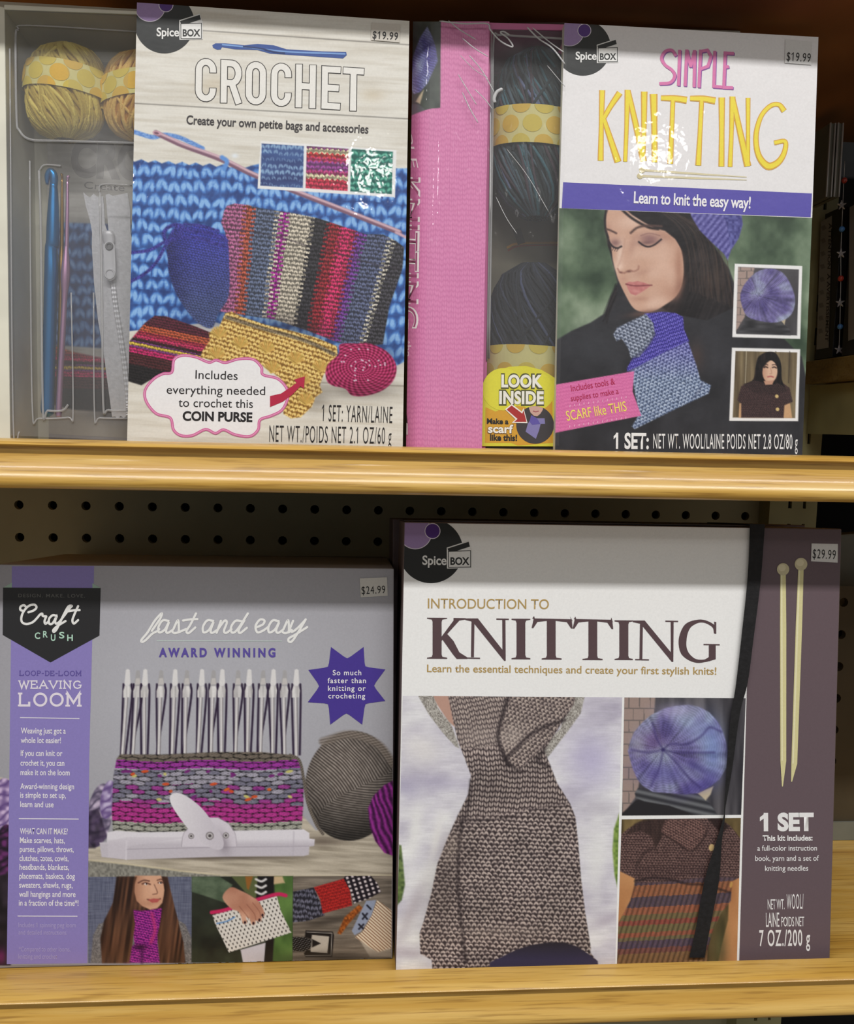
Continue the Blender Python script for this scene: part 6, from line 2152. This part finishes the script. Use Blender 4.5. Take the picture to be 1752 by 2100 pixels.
a = Art(QA, 1.45, shirt)
a.fill(m4([(40, 1150), (82, 1170), (95, 1300), (108, 1450), (85, 1560), (50, 1600)]), lambda X, Y: mix((58, 78, 40), (118, 140, 78), vn(X * .2, Y * .2)), 2.5)
a.fill(m4([(1680, 880), (1645, 940), (1608, 1050), (1598, 1200), (1612, 1380), (1640, 1490), (1680, 1500)]), lambda X, Y: mix((92, 122, 52), (156, 182, 92), vn(X * .2, Y * .2)), 2.5)
for x, y, rx, ry, cc, al, an in ((180, 1050, 14, 70, (250, 250, 246), .7, .15), (330, 1130, 10, 50, (250, 248, 244), .7, .2), (120, 760, 40, 20, (176, 170, 198), .6, .3), (350, 720, 60, 16, (184, 178, 204), .5, .1), (1450, 560, 50, 60, (184, 176, 218), .6, -.3),
                                 (1500, 900, 40, 16, (182, 176, 190), .5, .2), (1480, 1300, 16, 90, (238, 238, 238), .6, 0), (1560, 1700, 40, 12, (176, 166, 184), .6, -.4), (150, 1650, 14, 70, (190, 180, 186), .6, .4), (230, 480, 40, 30, (240, 236, 232), .6, .4), (120, 1940, 40, 10, (190, 180, 190), .6, .1)):
    a.blob(*m4([(x, y)])[0], rx, ry, cc, al, an)
TRIMC = lambda X, Y: mix((128, 122, 116), (206, 202, 194), h2(np.floor(X / 2.1), np.floor(Y / 2.1), 4))
a.fill(m4([(300, 90), (430, 90), (480, 330), (420, 280), (340, 160)]), (196, 156, 140), 2)
a.fill(m4([(200, 90), (310, 90), (350, 190), (440, 300), (500, 470), (470, 460), (380, 360), (280, 230)]), TRIMC, 1.8)
a.fill(m4([(1320, 90), (1400, 90), (1370, 220), (1270, 360), (1130, 540), (1090, 480), (1220, 330)]), TRIMC, 1.8)
SD, SM, SLt = (48, 41, 43), (110, 97, 97), (172, 157, 151)


def scarf(X, Y):
    y = (Y - 1400) * 3.5
    x = (X - 800) * 3.5
    mx_ = 940 - 0.16 * (x - 700)
    b1 = stock(X, Y, 10.8, 10.5, 0.02, 3)
    b2 = garter(X, Y, 11.6, 8.2, 0.04, 4)
    t = np.clip((y - mx_) / 30, 0, 1)
    b = b1 * (1 - t) + b2 * t
    n = fbm(X * 0.015, Y * 0.015, 9)
    return tri((44, 36, 38), SM, (196, 180, 172), b * 1.1 + 0.02) * (0.86 + 0.30 * n)[..., None]


a.fill(m4([(415, 80), (1335, 80), (1320, 160), (1250, 262), (1200, 345), (1108, 485), (1142, 570), (1200, 720), (1292, 865), (1332, 965), (1352, 1150), (1372, 1400), (1402, 1650), (1442, 1900), (1440, 1935), (1485, 1997), (1485, 2120), (310, 2120), (300, 1990), (218, 1945), (213, 1800), (240, 1720), (300, 1500), (340, 1300), (420, 1100), (480, 965), (560, 805), (582, 665), (520, 500), (488, 420), (450, 255)]), scarf, 1.8)
a.fill(m4([(420, 80), (860, 80), (830, 200), (790, 300), (770, 440), (640, 470), (520, 470), (460, 260)]), lambda X, Y: tri(SD, (132, 118, 116), (200, 184, 174), stock(X, Y, 9.8, 10, -0.22, 6) * .95 + .1), 2.2)
a.fill(m4([(870, 80), (1330, 80), (1310, 170), (1200, 320), (1110, 460), (960, 600), (900, 612), (840, 560), (800, 480), (772, 400), (800, 280), (850, 190)]), lambda X, Y: tri(SD, (126, 112, 110), (196, 180, 170), garter(X, Y, 9, 7.4, -0.75, 8) * .95 + .1), 2.2)
a.blob(*m4([(880, 390)])[0], 30, 26, (206, 194, 184), 0.42, -0.4)
a.blob(*m4([(640, 380)])[0], 40, 20, (196, 182, 174), 0.3)
for p, w, al in (([(850, 100), (800, 260), (775, 390), (800, 480), (850, 590)], 7, .75), ([(1250, 270), (1130, 310), (1000, 380), (900, 480), (830, 545)], 7, .7), ([(830, 560), (900, 620), (960, 640)], 6, .6), ([(520, 990), (492, 1200), (490, 1500), (520, 1800), (545, 2010)], 6, .65),
                 ([(550, 990), (700, 985), (900, 960)], 3.5, .55), ([(1110, 480), (1060, 560), (1140, 600)], 6, .6), ([(580, 700), (570, 820), (540, 960), (470, 1060)], 5, .5)):
    a.stroke(m4(p), w, (40, 32, 36), 3.5, al)
a.blob(*m4([(380, 1500)])[0], 36, 110, (66, 56, 52), 0.3, 0.25)
a.blob(*m4([(440, 1180)])[0], 16, 30, (176, 160, 146), 0.35, 0.3)
a.blob(*m4([(800, 1790)])[0], 90, 14, (160, 146, 138), 0.3)
a.fill(m4([(720, 2006), (800, 1970), (900, 1920), (1010, 1884), (1120, 1866), (1250, 1866), (1340, 1892), (1420, 1944), (1492, 1999), (1500, 2100), (700, 2100)]), lambda X, Y: mix((40, 36, 44), (66, 60, 86), np.clip((Y - 1930) / 40, 0, 1)), 1.8)
p4.art(a, 3)
# hat picture
QH = np.array([(1281, 1430.3), (1530, 1432), (1520.5, 1671), (1276, 1672.5)])
a = Art(QH, 1.45, lambda X, Y: mix((52, 50, 56), (126, 122, 126), np.clip(fbm(X * 0.05, Y * 0.006, 5) * 1.5 - .35, 0, 1)))
a.fill(m9([(80, 90), (330, 90), (318, 300), (240, 560), (200, 800), (90, 960)]), lambda X, Y: brick(X, Y * 0.62) * 0.97, 2.5)
a.fill(m9([(60, 960), (130, 900), (190, 840), (260, 830), (500, 870), (700, 900), (780, 960)]), (40, 38, 42), 2)
a.fill(m9([(182, 790), (205, 755), (300, 780), (450, 800), (620, 792), (690, 830), (745, 900), (775, 950), (620, 950), (430, 880), (250, 850), (190, 825)]), lambda X, Y: mix((52, 52, 58), (112, 114, 118), np.sin((Y - 0.22 * X) * 0.42) * .5 + .5), 2)
a.fill(m9([(630, 790), (745, 742), (725, 800), (690, 842), (660, 815)]), (206, 190, 160), 2)
hc = hatcol(*m9([(385, 480)])[0], 1.0)
a.fill(m9([(133, 490), (150, 420), (180, 350), (235, 285), (300, 230), (400, 182), (480, 166), (570, 158), (650, 175), (720, 215), (775, 275), (815, 350), (842, 440), (848, 520), (836, 610), (790, 690), (720, 745), (640, 790), (540, 800), (430, 792), (310, 782), (240, 740), (200, 690), (165, 610)]), hc, 2)
for x, y, rx, ry, cc, al, an in ((620, 330, 50, 30, (156, 172, 218), .55, .6), (740, 480, 22, 60, (120, 146, 214), .55, 0), (300, 420, 30, 22, (120, 92, 140), .5, 0), (400, 650, 60, 22, (84, 76, 160), .5, .1), (620, 600, 24, 10, (66, 58, 130), .6, .5), (200, 440, 14, 30, (176, 176, 190), .5, 0), (470, 200, 40, 14, (190, 180, 220), .5, 0), (640, 740, 40, 14, (76, 66, 150), .55, -.4)):
    a.blob(*m9([(x, y)])[0], rx, ry, cc, al, an)
for p in ([(385, 480), (440, 440), (560, 440), (660, 380), (720, 320), (800, 350)], [(385, 480), (480, 500), (620, 500), (750, 500)], [(385, 480), (340, 400), (310, 290)], [(385, 480), (280, 500), (160, 480)], [(385, 480), (360, 600), (300, 740)], [(385, 480), (480, 570), (570, 680), (650, 750)]):
    a.stroke(m9(p), 3.2, (52, 42, 100), 3, .6)
p4.art(a, 3)
# jumper picture
QJ = np.array([(1275.5, 1680.3), (1520, 1677.5), (1511, 1998), (1265, 2002)])
a = Art(QJ, 1.45, lambda X, Y: mix((70, 58, 36), (146, 124, 80), vn(X * 0.12, Y * 0.02, 3)))
ARM = lambda X, Y: mix((222, 168, 116), (176, 118, 74), vn(X * .04, Y * .03, 3))
a.fill(m9([(60, 1340), (185, 1380), (170, 1540), (120, 1640), (60, 1740)]), ARM, 2)
a.fill(m9([(860, 1420), (935, 1370), (935, 2100), (760, 2100), (800, 1900), (850, 1700)]), ARM, 2)
a.blob(*m9([(800, 1900)])[0], 14, 60, (60, 66, 40), 0.6)


def jumper(X, Y):
    y = (Y - 1400) * 3.49
    x = (X - 1250) * 3.49
    up = garter(X, Y, 6.2, 5.2, 0.02, 3)
    c1 = tri((48, 34, 34), (94, 70, 68), (132, 104, 98), up)
    v = y + 0.05 * x + 8 * (vn(X * .3, Y * .1, 3) - .5)
    bands = [(1462, (78, 64, 82)), (1545, (156, 94, 62)), (1620, (72, 62, 82)), (1672, (160, 90, 64)), (1712, (112, 102, 66)), (1748, (146, 66, 58)), (1800, (110, 104, 66)), (1832, (158, 84, 64)), (1858, (104, 100, 70)), (1912, (72, 62, 90)), (1950, (120, 70, 66)), (9999, (140, 104, 66))]
    c2 = np.empty(X.shape + (3,))
    c2[:] = bands[-1][1]
    for lim, cc in reversed(bands):
        c2[v < lim] = cc
    rib = 0.72 + 0.42 * np.abs(np.sin((X + 0.32 * (Y - 1800)) * 0.30)) * (0.8 + .3 * vn(X * .5, Y * .5))
    c2 = mix(c2, (112, 88, 74), 0.15 + 0.35 * vn(X * .5, Y * .35, 12)) * rib[..., None]
    t = np.clip((y - 1405 - 20 * np.sin(x * .006)) / 12, 0, 1)
    return c1 * (1 - t[..., None]) + c2 * t[..., None]


a.fill(m9([(80, 1090), (140, 1040), (220, 1000), (380, 970), (780, 970), (860, 1020), (905, 1070), (940, 1120), (935, 1395), (880, 1420), (870, 1560), (800, 1650), (740, 1780), (705, 1900), (690, 2110), (40, 2110), (65, 1720), (150, 1560), (185, 1420), (180, 1400), (76, 1350)]), jumper, 1.8)
a.fill(m9([(110, 1090), (180, 1010), (260, 972), (420, 972), (390, 1080), (330, 1190), (300, 1100), (230, 1060)]), lambda X, Y: mix((36, 26, 26), (70, 52, 48), vn(X * .4, Y * .04)), 2.4, .8)
a.fill(m9([(700, 970), (800, 970), (860, 1030), (800, 1080)]), (40, 28, 28), 2.4, .8)
a.fill(m9([(400, 985), (640, 975), (700, 1060), (640, 1150), (580, 1205), (480, 1140), (370, 1070)]), lambda X, Y: tri((56, 40, 40), (106, 78, 74), (146, 112, 104), garter(X, Y, 6, 5, .5, 6)), 2)
a.stroke(m9([(370, 1072), (480, 1142), (580, 1206), (650, 1150), (700, 1060)]), 3, (44, 30, 30), 2, .7)
for k in range(24):
    a.stroke(m9([(200 + 21 * k, 1310 + 6 * math.sin(k * .3)), (196 + 21 * k, 1392 + 10 * math.sin(k * .26))]), 2.0, (54, 38, 40), 1.4, .6, False)
a.stroke(m9([(185, 1420), (300, 1398), (440, 1410), (560, 1440), (680, 1448), (860, 1500)]), 4, (36, 26, 30), 2.4, .75)
a.stroke(m9([(190, 1310), (260, 1210), (330, 1190)]), 4, (50, 36, 36), 3, .6)
a.fill(ell(*m9([(732, 1180)])[0], 5.6, 7.4, 16, .2), (214, 184, 130), 1)
a.fill(ell(*m9([(872, 1446)])[0], 3, 6.6, 16, .2), (196, 150, 84), 1)
p4.art(a, 3)
p4.logo(884, 1130, 1.0, [(830.5, 1072), (1543, 1083), (1517, 1998), (813, 2009)], (40, 41, 41))
GOLD = (188, 158, 98)
p4.text('INTRODUCTION TO', (877.8, 1247.4), (1126, 1249.2), 20, GOLD, 0.004, 4)
p4.text('Learn the essential techniques and create your first stylish knits!', (876, 1378), (1469.6, 1383.6), 15, GOLD, 0.010, 4)
# serif title
PL = (92, 72, 76)


def sp_(*pts):
    p4.poly(m8(pts), PL, 4)


def stem(x0, x1, yt, yb, s0, s1, both=True):
    m, w = (x0 + x1) / 2, (x1 - x0) / 2
    sp_((x0, yt + 3), (x1, yt + 3), (x1, yb - 3), (x0, yb - 3))
    for y, sg in ((yt, 1), (yb, -1)):
        if sg == 1 and not both:
            continue
        sp_((s0, y), (s1, y + (s1 - s0) * .008), (s1, y + sg * 4), (x1 + 3, y + sg * 7), (x1, y + sg * 16), (x0, y + sg * 16), (x0 - 3, y + sg * 7), (s0, y + sg * 4))


stem(161, 195, 417, 572, 140, 216)
sp_((240, 418), (286, 419), (286, 424), (262, 428), (215, 480), (194, 506), (194, 490), (240, 428))
sp_((212, 474), (240, 505), (262, 548), (292, 567), (292, 573), (252, 573), (238, 556), (194, 494))
sp_((285, 420), (332, 420), (430, 545), (436, 580), (431, 580), (312, 432), (285, 426))
sp_((308, 428), (319, 436), (317, 566), (306, 566))
sp_((288, 567), (340, 568), (340, 573), (288, 572))
sp_((424, 424), (436, 424), (437, 580), (425, 572))
sp_((402, 420), (449, 421), (449, 426), (402, 425))
stem(478, 511, 421, 574, 459, 530)


def tee(x0, x1, m, w, yt, yb, s0, s1):
    sp_((x0 + 6, yt), (x1 - 4, yt + 3), (x1, yt + 38), (x1 - 6, yt + 38), (x1 - 22, yt + 14), (m + w, yt + 9), (m + w, yt + 12), (m - w, yt + 12), (m - w, yt + 9), (x0 + 20, yt + 13), (x0 + 4, yt + 37), (x0 - 2, yt + 36))
    stem(m - w, m + w, yt, yb, s0, s1, False)


tee(537, 690, 609, 16.5, 420, 575, 573, 648)
tee(692, 843, 766, 16.5, 422, 577, 727, 803)
sp_((537, 420), (544, 411), (548, 424))
sp_((684, 424), (680, 412), (691, 432))
sp_((694, 422), (700, 413), (704, 424))
sp_((834, 426), (836, 416), (842, 436))
stem(866, 900, 427, 577, 848, 917)
sp_((917, 428), (962, 428), (1064, 552), (1069, 584), (1064, 584), (946, 440), (917, 434))
sp_((944, 436), (955, 444), (953, 573), (942, 573))
sp_((926, 573), (978, 574), (978, 579), (926, 578))
sp_((1060, 432), (1071, 432), (1070, 584), (1061, 578))
sp_((1040, 428), (1088, 429), (1088, 434), (1040, 433))
p4.ribbon(m8([(1228, 476), (1222, 450), (1190, 432), (1158, 432), (1122, 452), (1105, 500), (1112, 548), (1148, 578), (1188, 580), (1218, 566)]), np.array([6, 8, 7, 9, 17, 21, 19, 10, 7, 12]) / 1.3, PL, 4, smooth=True)
sp_((1224, 432), (1232, 434), (1232, 478), (1226, 478))
sp_((1204, 522), (1230, 522), (1230, 574), (1204, 582))
sp_((1184, 516), (1245, 517), (1245, 522), (1184, 521))
# right-hand column
W4 = (244, 243, 243)
p4.text('1 SET', (1566.8, 1702.5), (1669.5, 1702), 33, W4, 0.05, 4)
p4.text('This kit includes:', (1564.6, 1724.3), (1667, 1723.6), 10.8, W4, 0.03, 4)
p4.text('a full-color instruction', (1553.7, 1744.6), (1676, 1744.2), 10.6, W4, 0.006, 4)
p4.text('book, yarn and a set of', (1549.4, 1765.4), (1680, 1765), 10.6, W4, 0.006, 4)
p4.text('knitting needles', (1569.5, 1786), (1658, 1785.6), 10.6, W4, 0.006, 4)
p4.text('NET WT.', (1575, 1865), (1609.6, 1864.6), 20.5, W4, 0.0, 4, .95)
p4.text('WOOL/', (1614, 1864), (1648.6, 1863.6), 30, W4, 0.0, 4, 1.12)
p4.text('LAINE', (1571.5, 1901), (1599, 1900.6), 29, W4, 0.0, 4, .95)
p4.text('POIDS NET', (1603, 1900), (1650, 1899.4), 19.5, W4, 0.0, 4, .95)
p4.text('7 OZ./200 g', (1558, 1940), (1662, 1939), 32, W4, 0.012, 4, 1.12)
for hx, hy, x1, y1, x2, y2, r in ((1606.5, 1167.5, 1607, 1560, 1605.2, 1613, 12.6), (1643.3, 1157, 1629.5, 1566, 1624, 1603, 13)):
    p4.ribbon([(hx, hy + 6), (hx + (x1 - hx) * .3, hy + .3 * (y1 - hy)), (x1, y1), (x2, y2)], [11, 13, 12, 2], (222, 214, 160), 5)
    p4.ribbon([(hx - 3, hy + 8), (hx + (x1 - hx) * .3 - 3, hy + .3 * (y1 - hy)), (x1 - 2.5, y1)], [3, 3.6, 3], (238, 232, 190), 6)
    p4.poly(ell(hx, hy, r, r, 28), (206, 196, 160), 7)
    p4.poly(ell(hx - 2, hy - 3, r * .62, r * .55, 24), (224, 214, 180), 8)
p4.build('printed_cover', MAT['matte'], box4, 'white cover with knitting pictures and mauve right strip')
price_tag(F4, [(1665, 1114.5), (1719, 1115.5), (1718.5, 1154), (1663.8, 1151)], '$29.99', (1667, 1144.5), (1714, 1147), 18.5, box4, (218, 217, 215))
# lid rim and twisted elastic band
mb = MB()
q = np.array([(829, 1066), (1540, 1077), (1538, 1079.5), (829, 1069)], dtype=float)
mb.prism(F4.P(q[:, 0], q[:, 1], -0.002), -F4.n * 0.056, 0.0003)
mb.build('lid_edge', MAT['dark_card'], box4)
L_ = [(1538.5, 1078), (1534, 1181), (1521.7, 1301), (1509, 1409.6), (1499, 1469), (1492, 1560), (1485.5, 1655), (1483, 1680), (1468, 1730), (1445, 1807), (1428, 1901), (1414, 1964)]
R_ = [(1569, 1078.5), (1561, 1187), (1545.6, 1312), (1534, 1400), (1518, 1463), (1502, 1578), (1488.5, 1655), (1487, 1680), (1480.7, 1730), (1475, 1807), (1457, 1901), (1445.5, 1964)]
L_, R_ = spline(L_, False, 4), spline(R_, False, 4)
V, F = [], []
for l, r in zip(L_, R_):
    for lf in (0.0022, 0.0010):
        V += [F4.P(l[0], l[1], lf), F4.P(r[0], r[1], lf)]
n = len(L_)
for i in range(n - 1):
    a0, b0 = 4 * i, 4 * (i + 1)
    F += [(a0, a0 + 1, b0 + 1, b0), (a0 + 2, b0 + 2, b0 + 3, a0 + 3), (a0, b0, b0 + 2, a0 + 2), (a0 + 1, a0 + 3, b0 + 3, b0 + 1)]
mb = MB()
mb.add(V, F)
c = F4.P(np.array([1538.5, 1569, 1569, 1538.5]), np.array([1078, 1078.5, 1075, 1074.5]), 0.0022)
mb.prism(c, -F4.n * 0.060)
mb.build('elastic_band', MAT['elastic'], box4)
t = thing('knitting_book_box', 'dark mauve box standing behind the white knitting box, its lid edge showing', 'box', (F4.P(1200, 1900)[0], 0.12, shelf_z('low', 0.12)))
mb = MB()
c = F4.P(np.array([806, 1652, 1630, 800.0]), np.array([1064, 1077, 1800, 1800.0]), -0.064)
c[3], c[2] = F4.down(c[0], c[3], -0.064), F4.down(c[1], c[2], -0.064)
mb.prism(c, -F4.n * 0.062, 0.0008)
mb.build('carton', MAT['mauve_card'], t)
